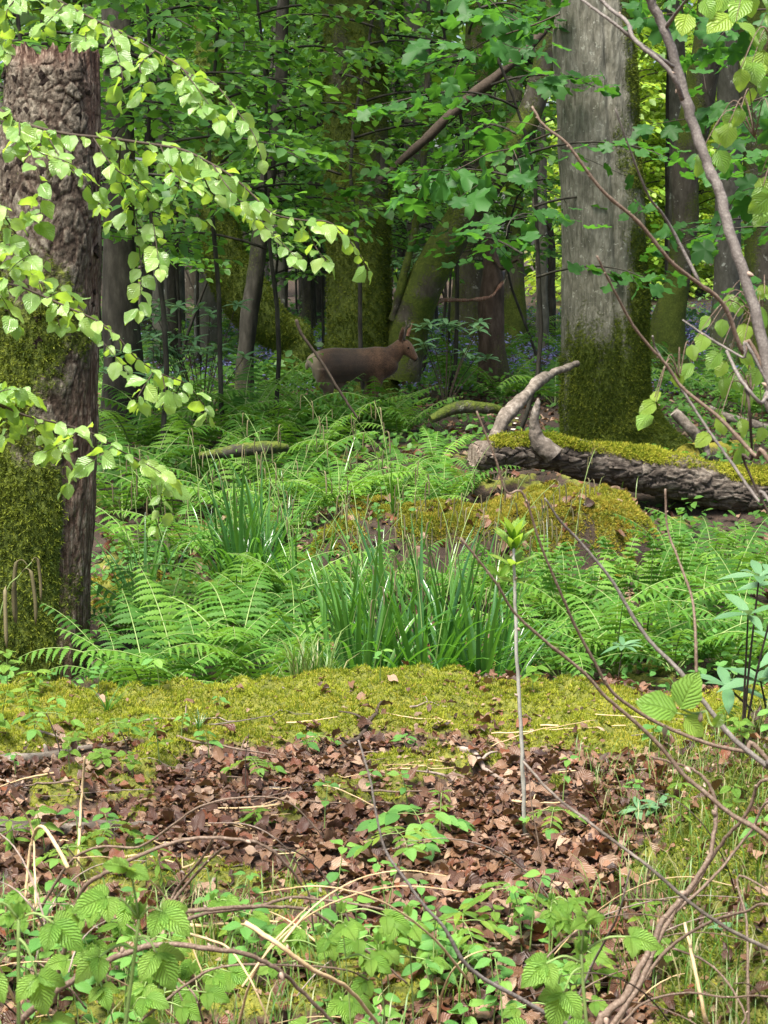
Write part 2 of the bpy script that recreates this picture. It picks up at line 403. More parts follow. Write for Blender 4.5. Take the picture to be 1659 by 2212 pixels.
def palmate(lobes=5, n=30, ph=0.0):
    a = np.linspace(-2.55, 2.55, n)
    lob = np.abs(np.cos(a * lobes / 2 * 0.98)) ** 0.8
    env = 1.0 - 0.16 * np.abs(a)
    r = 0.52 * env * (0.52 + 0.48 * lob) * (1 + 0.07 * np.where(np.arange(n) % 2, 1, -1))
    x = r * np.sin(a) * 1.12; y = 0.32 + r * np.cos(a)
    z = -0.20 * (x ** 2 + (y - 0.3) ** 2) + 0.05 * np.cos(a * lobes + ph)
    V = np.vstack([[0, 0.30, 0], np.stack([x, y, z], 1), [0, 0.02, 0.0]])
    i = np.arange(1, n); F = np.stack([np.zeros_like(i), i + 1, i], 1)
    F = np.vstack([F, [[0, 1, n + 1], [0, n + 1, n]]])
    return V, [F], np.stack([V[:, 0] * 2, V[:, 1], V[:, 2] * 0], 1)

LEAF6 = (A([0, 0, 0], [0, .5, -.02], [0, 1, -.12], [.30, .30, .05], [.26, .68, .0], [-.30, .30, .05], [-.26, .68, .0]),
         [np.array([[0, 3, 1], [3, 4, 1], [4, 2, 1], [0, 1, 5], [5, 1, 6], [6, 1, 2]])],
         A([0, 0, 0], [0, .5, 0], [0, 1, 0], [1, .3, 0], [1, .7, 0], [-1, .3, 0], [-1, .7, 0]))
LEAF2 = (A([0, 0, 0], [.32, .45, .06], [0, 1, -.1], [-.32, .45, .06]), [np.array([[0, 1, 2], [0, 2, 3]])])
# a moss sprig: three little crossed tongues
def _sprig():
    V = []; F = []
    for k in range(3):
        a = k * 2.1; c, s = math.cos(a), math.sin(a)
        b = len(V); V += [[-.16 * s, .16 * c, 0], [.16 * s, -.16 * c, 0], [.55 * c, .55 * s, .75]]; F.append([b, b + 1, b + 2])
    return np.array(V), [np.array(F)]
SPRIG = _sprig()

def shared(mat, tpls, name):
    out = []
    for t in tpls:
        b = MB(); b.add(t[0], t[1], luv=t[2] if len(t) > 2 else np.zeros((len(t[0]), 3))); out.append(b.mesh(name, mat))
    return out

# ------------------------------------------------------------------ ground
def hgt(x, y):
    x = np.asarray(x, float); y = np.asarray(y, float)
    crest = 5.98 + 0.07 * np.sin(1.7 * x + 0.6)
    z = -0.44 * sst(crest, crest + 0.5, y) + 0.44 * sst(8.4, 13.5, y)
    z = z + (0.26 + .08 * sst(.6, 1.0, x)) * sst(9.75, 10.05, y) * (1 - sst(10.4, 11.2, y)) * sst(-0.7, -0.2, x) * (1 - sst(1.5, 1.95, x))
    z = z - 0.26 * np.exp(-((x - 2.5) / .75) ** 4 - ((y - 11.0) / 1.0) ** 4)
    z = z + 0.0 * np.exp(-((x - 1.20) / .42) ** 2 - ((y - 10.3) / .3) ** 2)
    z = z + 0.10 * np.exp(-((x + 1.55) / .35) ** 2 - ((y - 9.3) / .35) ** 2)
    z = z - 0.025 * np.exp(-((y - 5.8) / .5) ** 2) + 0.025 * np.exp(-((y - 5.8) / .4) ** 2) * np.sin(3.1 * x + 1)
    z = z + 0.30 * sst(0.145, 0.28, x / np.maximum(y, 1)) * sst(2.4, 3.3, y) * (1 - sst(4.5, 5.5, y))
    z = z + 0.012 * np.clip(y - 25, 0, 120)
    return z

def hfull(x, y):
    x = np.asarray(x, float); y = np.asarray(y, float)
    p = np.stack([x, y, 0 * x], -1)
    near = 1 - sst(14, 40, np.abs(y))
    z = hgt(x, y) + 0.05 * (fbm(p * 2.2, 3, 3) - .5) + near * (0.045 * (fbm(p * 9, 3, 8) - .5)) + 0.25 * (fbm(p * 0.16, 2, 5) - .5) * sst(12, 25, y)
    return z

def moss_mask(x, y):
    x = np.asarray(x, float); y = np.asarray(y, float)
    p = np.stack([x, y, 0 * x], -1)
    n = fbm(p * 3.0, 4, 21)
    b = np.exp(-((y - 5.66 - .12 * np.sin(2.3 * x + 2)) / .47) ** 4) * (.82 + .4 * sst(.36, .56, fbm(p * 2.1 + 5, 3, 51)))                      # carpet along the crest
    b = np.maximum(b, 0.62 * sst(0.145, 0.19, x / np.maximum(y, 1)) * (1 - .5 * sst(.28, .36, x / np.maximum(y, 1))) * (y < 5.2) * (y > 2.3))   # right hand hump
    b = np.maximum(b, 0.95 * np.exp(-((x - 1.15 + .5 * (n - .5)) / .5) ** 4 - ((y - 10.35) / .5) ** 4) * (.55 + .6 * sst(.35, .55, fbm(p * 5, 3, 61))))
    b = np.maximum(b, 0.9 * np.exp(-((x - 0.3) / .75) ** 4 - ((y - 10.25) / .32) ** 4) * (.45 + .7 * sst(.35, .55, fbm(p * 5, 3, 62))))
    b = np.maximum(b, 0.9 * np.exp(-((x + 1.55) / .3) ** 4 - ((y - 9.2) / .3) ** 4))
    bl = sst(0.60, 0.70, fbm(p * 4.2 + 9, 3, 31))             # loose cushions elsewhere
    m = b * (0.45 + 1.1 * n) + 0.75 * bl * (b < .3)
    return np.clip(m, 0, 1.2)

def moss_bump(x, y):
    x = np.asarray(x, float); y = np.asarray(y, float)
    F1, F2, R = cells(np.stack([x * 11, y * 11, 0 * x + .5], -1), 3)
    return sst(.35, .9, moss_mask(x, y)) * (y < 13) * (.008 + .045 * R * (1 - sst(.1, .75, F1)) + .05 * fbm(np.stack([x * 4, y * 4, 0 * x], -1), 2, 6))

def axis(segs):
    out = []
    for a, b, n in segs: out.append(np.linspace(a, b, n, endpoint=False))
    return np.concatenate(out)
ys = np.concatenate([-np.geomspace(300, 1.5, 16), axis([(-1, 2.4, 14), (2.4, 6.9, 190), (6.9, 13, 110), (13, 32, 70)]), np.geomspace(32, 320, 26)])
xr = np.concatenate([axis([(0, 1.75, 72), (1.75, 7, 44)]), np.geomspace(7, 300, 24)])
xs = np.concatenate([-xr[:0:-1], xr])
YY, XX = np.meshgrid(ys, xs, indexing='ij')
ZZ = hfull(XX, YY); MM = moss_mask(XX, YY)
ZZ = ZZ + moss_bump(XX, YY)
m, t = new_mat('woodland_floor')
n1 = noise_(t, 14, 5, 0.7); n2 = noise_(t, 70, 4, 0.7)
col = ramp(t, math_(t, 'ADD', math_(t, 'MULTIPLY', n1, .5), math_(t, 'MULTIPLY', n2, .5)),
           [(0.32, (0.022, 0.014, 0.010)), (0.47, (0.065, 0.038, 0.024)), (0.6, (0.14, 0.085, 0.055)), (0.72, (0.26, 0.17, 0.12))])
mc = ramp(t, noise_(t, 40, 4, .7), [(0.3, (0.045, 0.06, 0.008)), (0.5, (0.12, 0.13, 0.014)), (0.7, (0.23, 0.22, 0.03))])
fac = math_(t, 'ADD', attr(t, 'moss').outputs['Fac'], math_(t, 'MULTIPLY', math_(t, 'SUBTRACT', n2, .5), 0.8))
col = mixc(t, ramp(t, fac, [(0.42, (0, 0, 0)), (0.62, (1, 1, 1))]), col, mc)
col = mixc(t, math_(t, 'MULTIPLY', attr(t, 'wet').outputs['Fac'], .8), col, mixc(t, 1.0, col, (.22, .2, .18), 'MULTIPLY'))  # floor past the crest darkened in colour, shade painted between the plants
pb = nd(t, 'ShaderNodeBsdfPrincipled'); t.links.new(col, pb.inputs['Base Color']); pb.inputs['Roughness'].default_value = 0.9
bp = nd(t, 'ShaderNodeBump'); bp.inputs['Strength'].default_value = 0.8; bp.inputs['Distance'].default_value = 0.02
t.links.new(n2, bp.inputs['Height']); t.links.new(bp.outputs[0], pb.inputs['Normal'])
t.links.new(pb.outputs[0], nd(t, 'ShaderNodeOutputMaterial').inputs[0]); M['ground'] = m
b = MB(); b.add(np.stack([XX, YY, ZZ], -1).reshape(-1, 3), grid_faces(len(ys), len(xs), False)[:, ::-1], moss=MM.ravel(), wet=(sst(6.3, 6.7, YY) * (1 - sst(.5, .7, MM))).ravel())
g = solo('ground', b.mesh('ground', M['ground']), None, None, kind='structure')

def gz(x, y):
    return hfull(x, y) + moss_bump(x, y)

def on_ground(x, y): return A(x, y, float(gz(np.array([x]), np.array([y]))[0]))
def G(px, d): return on_ground(X(px, d), d)

def gnormal(x, y, e=0.05):
    return unit(np.stack([-(hgt(x + e, y) - hgt(x - e, y)) / (2 * e), -(hgt(x, y + e) - hgt(x, y - e)) / (2 * e), np.ones_like(x)], -1))

# ------------------------------------------------------------------ moss sprigs on the ground
def sprigs(b, pos, nrm, size, seed=0, lean=.5):
    n = len(pos); r = np.random.default_rng(seed)
    d = unit(nrm + lean * r.normal(size=(n, 3)))
    sp = unit(np.cross(d, r.normal(size=(n, 3))))
    R = np.stack([sp, np.cross(d, sp), d], -1)
    p = np.asarray(pos)
    tint = np.clip(0.42 + 1.5 * (fbm(p * 5, 3, 3) - .5) + r.normal(size=n) * .2, 0, .99)
    b.scatter(SPRIG, pos, R, size * (0.6 + .8 * r.random(n)), tint=tint)

def moss_field(name, n, x0, x1, y0, y1, size, mat, label, seed, thr=.52, frust=True):
    r = np.random.default_rng(seed)
    y = r.uniform(y0, y1, n * 3); x = r.uniform(x0, x1, n * 3)
    k = (moss_mask(x, y) + r.normal(size=len(x)) * .07 > thr)
    if frust: k &= np.abs(x) < 0.25 * y + .75
    x, y = x[k][:n], y[k][:n]
    pos = np.stack([x, y, gz(x, y) - .003], -1)
    b = MB(); sprigs(b, pos, gnormal(x, y), size, seed)
    return solo(name, b.mesh(name, mat, smooth=False), label, 'moss', kind='stuff')
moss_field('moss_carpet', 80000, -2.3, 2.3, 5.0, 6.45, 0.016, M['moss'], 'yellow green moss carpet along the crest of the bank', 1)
moss_field('moss_carpet', 20000, 0.45, 2.0, 2.6, 5.0, 0.016, M['mossd'], 'olive moss on the grassy hump beside the leaf litter', 2)
moss_field('moss_carpet', 9000, -1.2, 0.9, 3.0, 5.0, 0.014, M['moss'], 'small moss cushions scattered through the brown leaf litter', 3, .5)
moss_field('moss_carpet', 22000, 0.55, 1.9, 9.6, 11.0, 0.022, M['mosso'], 'orange tinged moss on the rounded mound under the log', 4, .45, False)
moss_field('moss_carpet', 14000, -0.7, 0.55, 9.7, 10.7, 0.022, M['mosso'], 'golden moss along the low earth bank behind the sedges', 5, .45, False)
moss_field('moss_carpet', 5000, -2.0, -1.1, 8.8, 9.7, 0.02, M['mosso'], 'orange moss patch beside the foot of the tall stump', 6, .45, False)

# ------------------------------------------------------------------ fallen leaves
dead_tpl = []
for k in range(7):
    V, F, U = blade(1, .62, 6, 3, fold=random.uniform(-.2, .7), curl=random.uniform(-.5, .6), wav=.10, ph=k * 1.3)
    V[:, 2] += .25 * V[:, 0] * np.sin(V[:, 1] * 3 + k) ; dead_tpl.append((V, F, U))
DEAD = shared(M['dead'], dead_tpl, 'fallen_leaf')
r = np.random.default_rng(77)
n = 46000
y = r.uniform(2.9, 6.4, n); x = r.uniform(-1, 1, n) * (0.245 * y + .75)
mm = moss_mask(x, y)
dens = np.clip(1.15 - 1.35 * mm, 0.05, 1) * (.35 + .65 * sst(.36, .56, fbm(np.stack([x, y, 0 * x], -1) * 6, 3, 81))) * np.where(x > .165 * y, .5, 1) * np.where(y > 5.1, .6, 1)
k = r.random(n) < dens
x, y = x[k], y[k]; n = len(x)
sz = .020 + .046 * r.random(n) ** 1.7
up = unit(gnormal(x, y) + .33 * r.normal(size=(n, 3))); az = r.uniform(0, 2 * np.pi, n)
dr = np.stack([np.cos(az), np.sin(az), np.zeros(n)], -1); dr = unit(dr - up * np.sum(dr * up, -1, keepdims=True))
RR = frames(dr, up)
pos = np.stack([x, y, gz(x, y) + r.uniform(.002, .028, n)], -1)
score = sz / y; score[np.abs(x) > .225 * y] = 0; score[y < 3.45] = 0; score[(mm[k] > .8)] *= .6
top = np.argsort(-score)[:300]; rest = np.setdiff1d(np.arange(n), top)
b = MB()
for q in range(7):
    s_ = rest[rest % 7 == q]; b.scatter(dead_tpl[q], pos[s_], RR[s_], sz[s_])
solo('leaf_litter', b.mesh('leaf_litter', M['dead']), 'litter of small brown beech leaves covering the bank', 'leaf litter', kind='stuff')
for i in top:
    solo('fallen_leaf', DEAD[i % 7], 'large curled brown leaf lying loose on the leaf litter of the bank', 'leaf', 'loose dead leaves on the bank', pos[i] + A(0, 0, .008), RR[i], float(sz[i]) * 1.12)
# crumbs of broken leaf between the whole ones
r = np.random.default_rng(79); n = 14000
y = r.uniform(3.0, 6.0, n); x = r.uniform(-1, 1, n) * (.25 * y + .1); k = r.random(n) > moss_mask(x, y) * .8; x, y = x[k], y[k]; n = len(x)
pos = np.stack([x, y, gz(x, y) + .006], -1); up = unit(A(0, 0, 1) + .45 * r.normal(size=(n, 3))); dr = unit(np.cross(up, r.normal(size=(n, 3))))
b = MB(); b.scatter(LEAF2, pos, frames(dr, up), r.uniform(.010, .024, n))
solo('leaf_litter', b.mesh('leaf_litter', M['dead']), 'fine crumbs of broken dead leaf between the larger leaves', 'leaf litter', kind='stuff')
# litter under the trees further back
r = np.random.default_rng(78); n = 5000
y = r.uniform(8, 20, n); x = r.uniform(-1, 1, n) * (.26 * y); pos = np.stack([x, y, gz(x, y) + .015], -1)
up = unit(np.array([0, 0, 1.]) + .4 * r.normal(size=(n, 3))); dr = unit(np.cross(up, r.normal(size=(n, 3))))
b = MB(); b.scatter(dead_tpl[1], pos, frames(dr, up), r.uniform(.05, .1, n))
solo('leaf_litter', b.mesh('leaf_litter', M['dead']), 'thin brown leaf litter under the trees beyond the log', 'leaf litter', kind='stuff')

# ------------------------------------------------------------------ trunks and logs
def trunk(path, rad, sides, disp=None, moss=None, wood=None):
    """tube with a displaced bark surface; returns builder, points, normals, moss values"""
    path = np.asarray(path, float); rad = np.asarray(rad, float)
    T, U, W = rings(path, sides); a = np.linspace(0, 2 * np.pi, sides, endpoint=False)
    N = np.cos(a)[None, :, None] * U[:, None] + np.sin(a)[None, :, None] * W[:, None]
    base = path[:, None] + rad[:, None, None] * N
    s = np.linspace(0, 1, len(path))[:, None] + 0 * a[None]; th = a[None] + 0 * s
    d = disp(base, N, s, th) if disp else 0 * s
    V = base + N * d[..., None]
    mo = moss(V, N, s, th) if moss else 0 * s
    at = dict(moss=mo.ravel())
    if wood: at['wood'] = wood(V, N, s, th).ravel()
    b = MB(); b.add(V.reshape(-1, 3), grid_faces(len(path), sides), **at)
    # closing caps
    for idx, fl in ((0, 1), (len(path) - 1, 0)):
        ring = np.arange(sides) + idx * sides
        c = np.vstack([V[idx], V[idx].mean(0)]); j = np.arange(sides); k = (j + 1) % sides
        F = np.stack([j, k, np.full(sides, sides)], 1); F = F[:, ::-1] if fl else F
        b.add(c, F, **{q: np.full(sides + 1, (at[q][ring].mean() if q != 'wood' else 1.0)) for q in at})
    return b, V.reshape(-1, 3), N.reshape(-1, 3), mo.ravel()

def trunk_moss(V, N, mo, n, size, mat, origin, parent, seed, thr=.55, facing=True):
    r = np.random.default_rng(seed)
    ok = mo > thr
    if facing: ok &= (N[:, 1] < .5)
    ids = np.nonzero(ok)[0]
    if len(ids) == 0: return
    w_ = np.clip(mo[ids] - thr + .06, .02, .4); i = r.choice(ids, n, p=w_ / w_.sum()); p = V[i] + r.normal(size=(n, 3)) * .008
    b = MB(); sprigs(b, p, N[i] + A(0, 0, -.15), size, seed, .55)
    part('moss', b.mesh('trunk_moss', mat, smooth=False, origin=origin), parent, kind='stuff')

def plates(scale, depth, seed):
    def f(B, N, s, th):
        F1, F2, R = cells(B * np.array(scale), seed)
        e = sst(0.0, .10, F2 - F1)
        return depth * (e * (.25 + 1.0 * R) - .5) + .45 * depth * (fbm(B * 34, 3, seed) - .5)
    return f

# ---- tall broken stump ------------------------------------------------------
d0 = 8.0
pp = [(58, 1640, 150), (62, 1450, 142), (85, 1150, 122), (98, 850, 118), (104, 500, 112), (114, 250, 103), (117, 112, 99)]
ctr = spline([np.append(P(x, y, d0), w * d0 / FP) for x, y, w in pp], 330)
base = G(58, d0)
pl0 = plates((15, 15, 9), .008, 5); pl1 = plates((34, 34, 26), .006, 15)
pl = lambda B, N, s, th: pl0(B + .05 * np.stack([fbm(B * 6, 2, 71), fbm(B * 6, 2, 72), 2 * fbm(B * 6, 2, 73)], -1), N, s, th) + pl1(B + .02 * fbm(B * 15, 2, 77)[..., None], N, s, th)
def st_wood(V, N, s, th):
    right = sst(.78, .95, N[..., 0] + .55 * (fbm(V * A(5, 5, 2.5), 3, 9) - .5)) * sst(.25, .4, s)
    lower = sst(.50, .62, N[..., 0] + .3 * (fbm(V * A(6, 6, 2), 3, 19) - .5)) * sst(.1, .2, s) * (1 - sst(.45, .55, s))
    topz = sst(.93, .99, s + .10 * (fbm(V * 8, 3, 4) - .5))
    return np.clip(right * .95 + topz + lower * .8, 0, 1)
def st_disp(B, N, s, th):
    w = st_wood(B, N, s, th)
    fib = .012 * (fbm(B * A(45, 45, 4), 3, 2) - .5)
    butt = .05 * sst(.30, 0, s) * (np.cos(3 * th + 1) + .5 * np.cos(5 * th))
    return pl(B, N, s, th) * (1 - .8 * w) + fib * 2 * w - .012 * w + butt + .03 * (fbm(B * 3, 3, 7) - .5)
def st_moss(V, N, s, th):
    m = .92 - 1.05 * sst(.42, .88, s) + .95 * (fbm(V * 4, 4, 12) - .5) * 2 - .25 * sst(.2, .7, N[..., 0]) * sst(.1, .3, s)
    m = m + .25 * sst(.2, .9, -N[..., 0])
    return np.clip(m * (1 - .75 * st_wood(V, N, s, th)), 0, 1)
b, V, N, mo = trunk(ctr[:, :3], ctr[:, 3], 230, st_disp, st_moss, st_wood)
_T, _U, _W = rings(ctr[:, :3], 230); _a = np.linspace(0, 2 * np.pi, 230, endpoint=False)
_B = ctr[:, None, :3] + ctr[:, 3][:, None, None] * (np.cos(_a)[None, :, None] * _U[:, None] + np.sin(_a)[None, :, None] * _W[:, None])
_Bw = _B + .05 * np.stack([fbm(_B * 6, 2, 71), fbm(_B * 6, 2, 72), 2 * fbm(_B * 6, 2, 73)], -1)
_F1, _F2, _R = cells(_Bw * A(15, 15, 9), 5); _G1, _G2, _S = cells((_B + .02 * fbm(_B * 15, 2, 77)[..., None]) * A(34, 34, 26), 15)
b.att['tone'] = [(0, (.15 + .85 * sst(0, .12, _F2 - _F1) * (.35 + .65 * _R) * (.55 + .45 * sst(0, .15, _G2 - _G1) * (.4 + .9 * _S))).ravel())]  # random flake tones and red inner bark, with crack shade put into the colour
# jagged broken rim: raise and lower the top rings
sv = b.V[0].reshape(330, 230, 3); th = np.linspace(0, 2 * np.pi, 230, endpoint=False)
jag = .055 * (fbm(np.stack([np.cos(th) * 6, np.sin(th) * 6, 0 * th], -1), 3, 44) - .5) * 2 + .02 * (_hash(np.arange(230), 0 * np.arange(230), 0 * np.arange(230), 3) - .5)
for q in range(30): sv[300 + q, :, 2] += jag * (q / 29) ** 1.5
cap = b.V[2]; cap[:230] = sv[-1]; cap[230] = cap[:230].mean(0) - A(0, 0, .12)
stump = thing('broken_stump', 'tall broken dead trunk with flaking bark and moss behind the bank', 'stump', base)
part('trunk', b.mesh('stump_trunk', M['stump'], origin=base), stump)
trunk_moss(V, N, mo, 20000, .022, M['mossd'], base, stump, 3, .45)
# loose plates of bark still clinging to the upper trunk
r = np.random.default_rng(8); bpv = []
for q in range(3):
    v, f, u = blade(1, .8, 4, 3, fold=-.2, curl=.1, wav=.1, shape=.7, ph=q)
    n_ = len(v); v2 = np.vstack([v, v - A(0, 0, .14)])
    ff = np.vstack([f[0], f[0][:, ::-1] + n_])
    bb = MB(); bb.add(v2, ff, moss=np.zeros(len(v2)), wood=np.zeros(len(v2))); bpv.append(bb.mesh('bark_plate', M['stump'], smooth=False))
cand = np.nonzero((np.linspace(0, 1, 330).repeat(230)[:len(V)] > .55) & (N[:, 1] < -.1))[0]
for i in r.choice(cand, 70):
    nn = N[i] + A(0, 0, .25); dd = A(r.normal() * .3, 0, -1)
    part('bark_plate', bpv[r.integers(3)], stump, V[i] + N[i] * .004 - base, frames(dd, nn)[0], float(r.uniform(.03, .06)))

# ---- big grey and mossy tree ------------------------------------------------
d0 = 13.6
pp = [(1342, 1010, 146), (1326, 945, 116), (1310, 870, 99), (1308, 760, 93), (1305, 600, 90), (1298, 400, 87), (1290, 200, 84), (1281, 0, 82)]
ctr = [np.append(P(x, y, d0), w * d0 / FP) for x, y, w in pp]
ctr = ctr + [ctr[-1] + A(-.05, 0, 2.5, -.02), ctr[-1] + A(-.1, 0.2, 5.5, -.06)]
ctr = spline(ctr, 420); base = G(1318, d0)
def crease(N): return np.exp(-((np.arctan2(N[..., 0], -N[..., 1]) - .18) / .10) ** 2)
def bt_disp(B, N, s, th):
    fl = sst(.16, 0, s)
    return -.035 * crease(N) * sst(.2, .35, s) + .10 * fl * np.cos(4 * th + 2) + .012 * (fbm(B * A(24, 24, 5), 4, 3) - .5) * 2 + .05 * (fbm(B * 2.5, 3, 8) - .5) + .03 * fl * (fbm(B * 9, 3, 1) - .5)
def bt_moss(V, N, s, th):
    zz = V[..., 2]; right = sst(-.15, .75, np.arctan2(N[..., 0], -N[..., 1]) - .12 + 1.3 * (fbm(V * A(5, 5, 2), 4, 26) - .5))
    m = right * (.50 + .9 * (fbm(V * 3.2, 4, 6) - .42)) * 1.2 + 1.05 * sst(2.1, -.5, zz + 2.0 * (fbm(V * A(6, 6, 2.0), 4, 2) - .5)) - .04
    return np.clip(m, 0, 1)
b, V, N, mo = trunk(ctr[:, :3], ctr[:, 3], 190, bt_disp, bt_moss)
big = thing('broadleaf_tree', 'thick grey trunk with mossy right side and base behind the fallen log', 'tree', base)
part('trunk', b.mesh('big_trunk', M['greybark'], origin=base), big)
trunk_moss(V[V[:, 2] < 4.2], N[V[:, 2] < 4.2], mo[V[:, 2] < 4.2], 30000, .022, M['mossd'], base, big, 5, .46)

# ---- fallen log --------------------------------------------------------------
d0 = 11.6
pp = [(1022, 985, 20, 11.3), (1034, 985, 28, 11.32), (1090, 978, 32, 11.4), (1180, 980, 33, 11.5), (1270, 998, 38, 11.6), (1360, 1012, 44, 11.7), (1450, 1030, 45, 11.8), (1560, 1052, 45, 11.9), (1700, 1072, 48, 12.0), (1850, 1092, 50, 12.1)]
ctr = spline([np.append(P(x, y, d), w * d / FP) for x, y, w, d in pp], 420)
base = on_ground(ctr[210, 0], ctr[210, 1])
pl2_ = plates((8, 20, 20), .022, 15)
pl2 = lambda B, N, s, th: pl2_(B + .05 * fbm(B * 7, 2, 5)[..., None], N, s, th) + .012 * (fbm(B * A(12, 45, 45), 3, 4) - .5)
def lg_disp(B, N, s, th): return pl2(B, N, s, th) + .05 * (fbm(B * 3.2, 3, 3) - .5) + .025 * sst(.4, .9, N[..., 2]) * (fbm(B * 10, 3, 1) - .3) + .05 * sst(.05, 0, s) * (fbm(B * 22, 3, 9) - .5)
def lg_moss(V, N, s, th):
    m = sst(.25, .8, N[..., 2] + .5 * (fbm(V * 3.6, 3, 6) - .5)) * sst(.10, .25, s + .3 * (fbm(V * 3, 2, 9) - .5)) * 1.0
    return np.clip(m * (-.25 + 2.3 * fbm(V * A(2.2, 3, 3), 3, 18)), 0, 1)
def lg_wood(V, N, s, th): return np.clip(1 - sst(.02, .2, s + .12 * (fbm(V * 5, 3, 2) - .5)), 0, 1) * .9
b, V, N, mo = trunk(ctr[:, :3], ctr[:, 3], 110, lg_disp, lg_moss, lg_wood)
log = thing('fallen_log', 'long fallen log with moss on top lying in front of the grey tree', 'log', base)
part('trunk', b.mesh('log_trunk', M['log'], origin=base), log)
trunk_moss(V, N, mo, 16000, .022, M['moss'], base, log, 9, .42, False)
def limb(pp, name, parent, origin, mat, sides=14, n=60, seed=0, bump=.012, mossv=0.0):
    c = spline([np.append(P(x, y, d), w * d / FP) for x, y, w, d in pp], n)
    bb, v, nn, mm_ = trunk(c[:, :3], c[:, 3], sides, lambda B, N, s, th: bump * 2.4 * (fbm(B * 9, 4, seed) - .5) + bump * 1.1 * (fbm(B * 32, 3, seed) - .5), lambda V, N, s, th: np.clip(mossv * (1.15 * fbm(V * 5, 3, seed) + .3 * N[..., 2]), 0, 1))
    return part(name, bb.mesh(name, mat, origin=origin), parent)
limb([(1050, 990, 22, 11.45), (1072, 940, 16, 11.6), (1092, 900, 18, 11.7), (1132, 858, 12, 11.9), (1165, 822, 13, 12.2), (1195, 806, 9, 12.5), (1245, 785, 9, 12.8)], 'broken_branch', log, base, M['deadwood'], seed=2, bump=.018)
limb([(1195, 985, 24, 11.35), (1163, 950, 16, 11.35), (1155, 910, 11, 11.35), (1160, 880, 9, 11.35), (1163, 860, 5, 11.35)], 'branch_stub', log, base, M['deadwood'], seed=4, bump=.02)
# bracket fungi along the pale branch
fv, ff, fu = blade(1, 1.3, 4, 5, fold=0, curl=.1, wav=.02, shape=.6)
fv2 = np.vstack([fv, fv * A(.9, .9, 1) - A(0, 0, .16)]); bb = MB(); bb.add(fv2, np.vstack([ff[0], ff[0][:, ::-1] + len(fv)]))
M['fungus'] = wood_mat('fungus', [(0.45, 0.40, 0.34), (0.65, 0.6, 0.52)], 30, (1, 1, 1), .2)
fm = bb.mesh('bracket_fungus', M['fungus'])
for q in range(11):
    p_ = P(1062 + q * 5.5, 1000 - q * 9.5 + random.uniform(-4, 4), 11.36 + q * .018)
    solo('bracket_fungus', fm, 'small pale bracket fungus on the underside of the broken branch', 'fungus', 'bracket fungi on the broken branch', p_, frames(A(random.uniform(-.3, .5), -1, -.1), A(0, 0, 1))[0], random.uniform(.018, .034))
# second log, seen end on, and a bleached branch leaning on the far side
base2 = G(1530, 12.6); l2 = thing('cut_log', 'short sawn log with a dark end resting behind the fallen log', 'log', base2)
limb([(1487, 988, 30, 12.5), (1492, 988, 31, 12.52), (1560, 985, 31, 13.2), (1640, 975, 30, 14.2)], 'trunk', l2, base2, M['log'], sides=28, seed=6, mossv=.9)
def loose_branch(pp, label, mat, seed, name='fallen_branch', group=None, sides=10, mossv=0.0):
    c0 = P(*[pp[0][k] for k in (0, 1, 3)])
    t_ = thing(name, label, 'branch', c0, group); limb(pp, 'limb', t_, c0, mat, sides=sides, seed=seed, mossv=mossv); return t_
loose_branch([(1455, 890, 11, 12.4), (1490, 925, 13, 12.4), (1520, 960, 10, 12.4), (1530, 985, 7, 12.4)], 'bleached bent branch leaning behind the moss topped log', M['deadwood'], 3)
loose_branch([(1530, 880, 7, 14.5), (1580, 905, 10, 14.5), (1660, 925, 12, 14.5), (1720, 930, 12, 14.5)], 'pale stripped branch lying beyond the sawn log', M['deadwood'], 5)
loose_branch([(930, 905, 8, 13.2), (990, 880, 13, 13.3), (1060, 882, 12, 13.4), (1095, 890, 10, 13.5)], 'short mossy branch on the ground left of the broken branch', M['mossbark'], 7, mossv=1.1)
loose_branch([(430, 985, 8, 11.0), (500, 975, 13, 11.0), (570, 968, 14, 11.0), (620, 966, 9, 11.1)], 'added dark limb standing for the shaded soil bank under the ferns', M['darkbark'], 9, mossv=.8)  # added limb; its dark bark stands in for the shaded soil bank

# ------------------------------------------------------------------ crowns above the frame (shared between the trees)
def crown_mesh(seed, n=1500):
    r = np.random.default_rng(seed); b = MB()
    cl = unit(r.normal(size=(46, 3))) * r.uniform(.45, 1, (46, 1)); cl *= A(2.6, 2.6, 2.0)
    i = r.integers(0, 46, n); pos = cl[i] + r.normal(size=(n, 3)) * A(.48, .48, .22)
    up = unit(A(0, 0, 1) + .55 * r.normal(size=(n, 3))); d = unit(np.cross(up, r.normal(size=(n, 3))))
    b.scatter(LEAF2, pos, frames(d, up), r.uniform(.16, .30, n))
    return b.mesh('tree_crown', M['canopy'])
CROWN = [crown_mesh(s) for s in (1, 2, 3)]
def add_crown(t_, loc, sc, parent=None):
    part('crown', CROWN[random.randrange(3)], t_, loc, rotz(random.uniform(0, 6.3)), sc, kind='stuff')

add_crown(big, A(.4, 2.6, 10.5), 1.4)

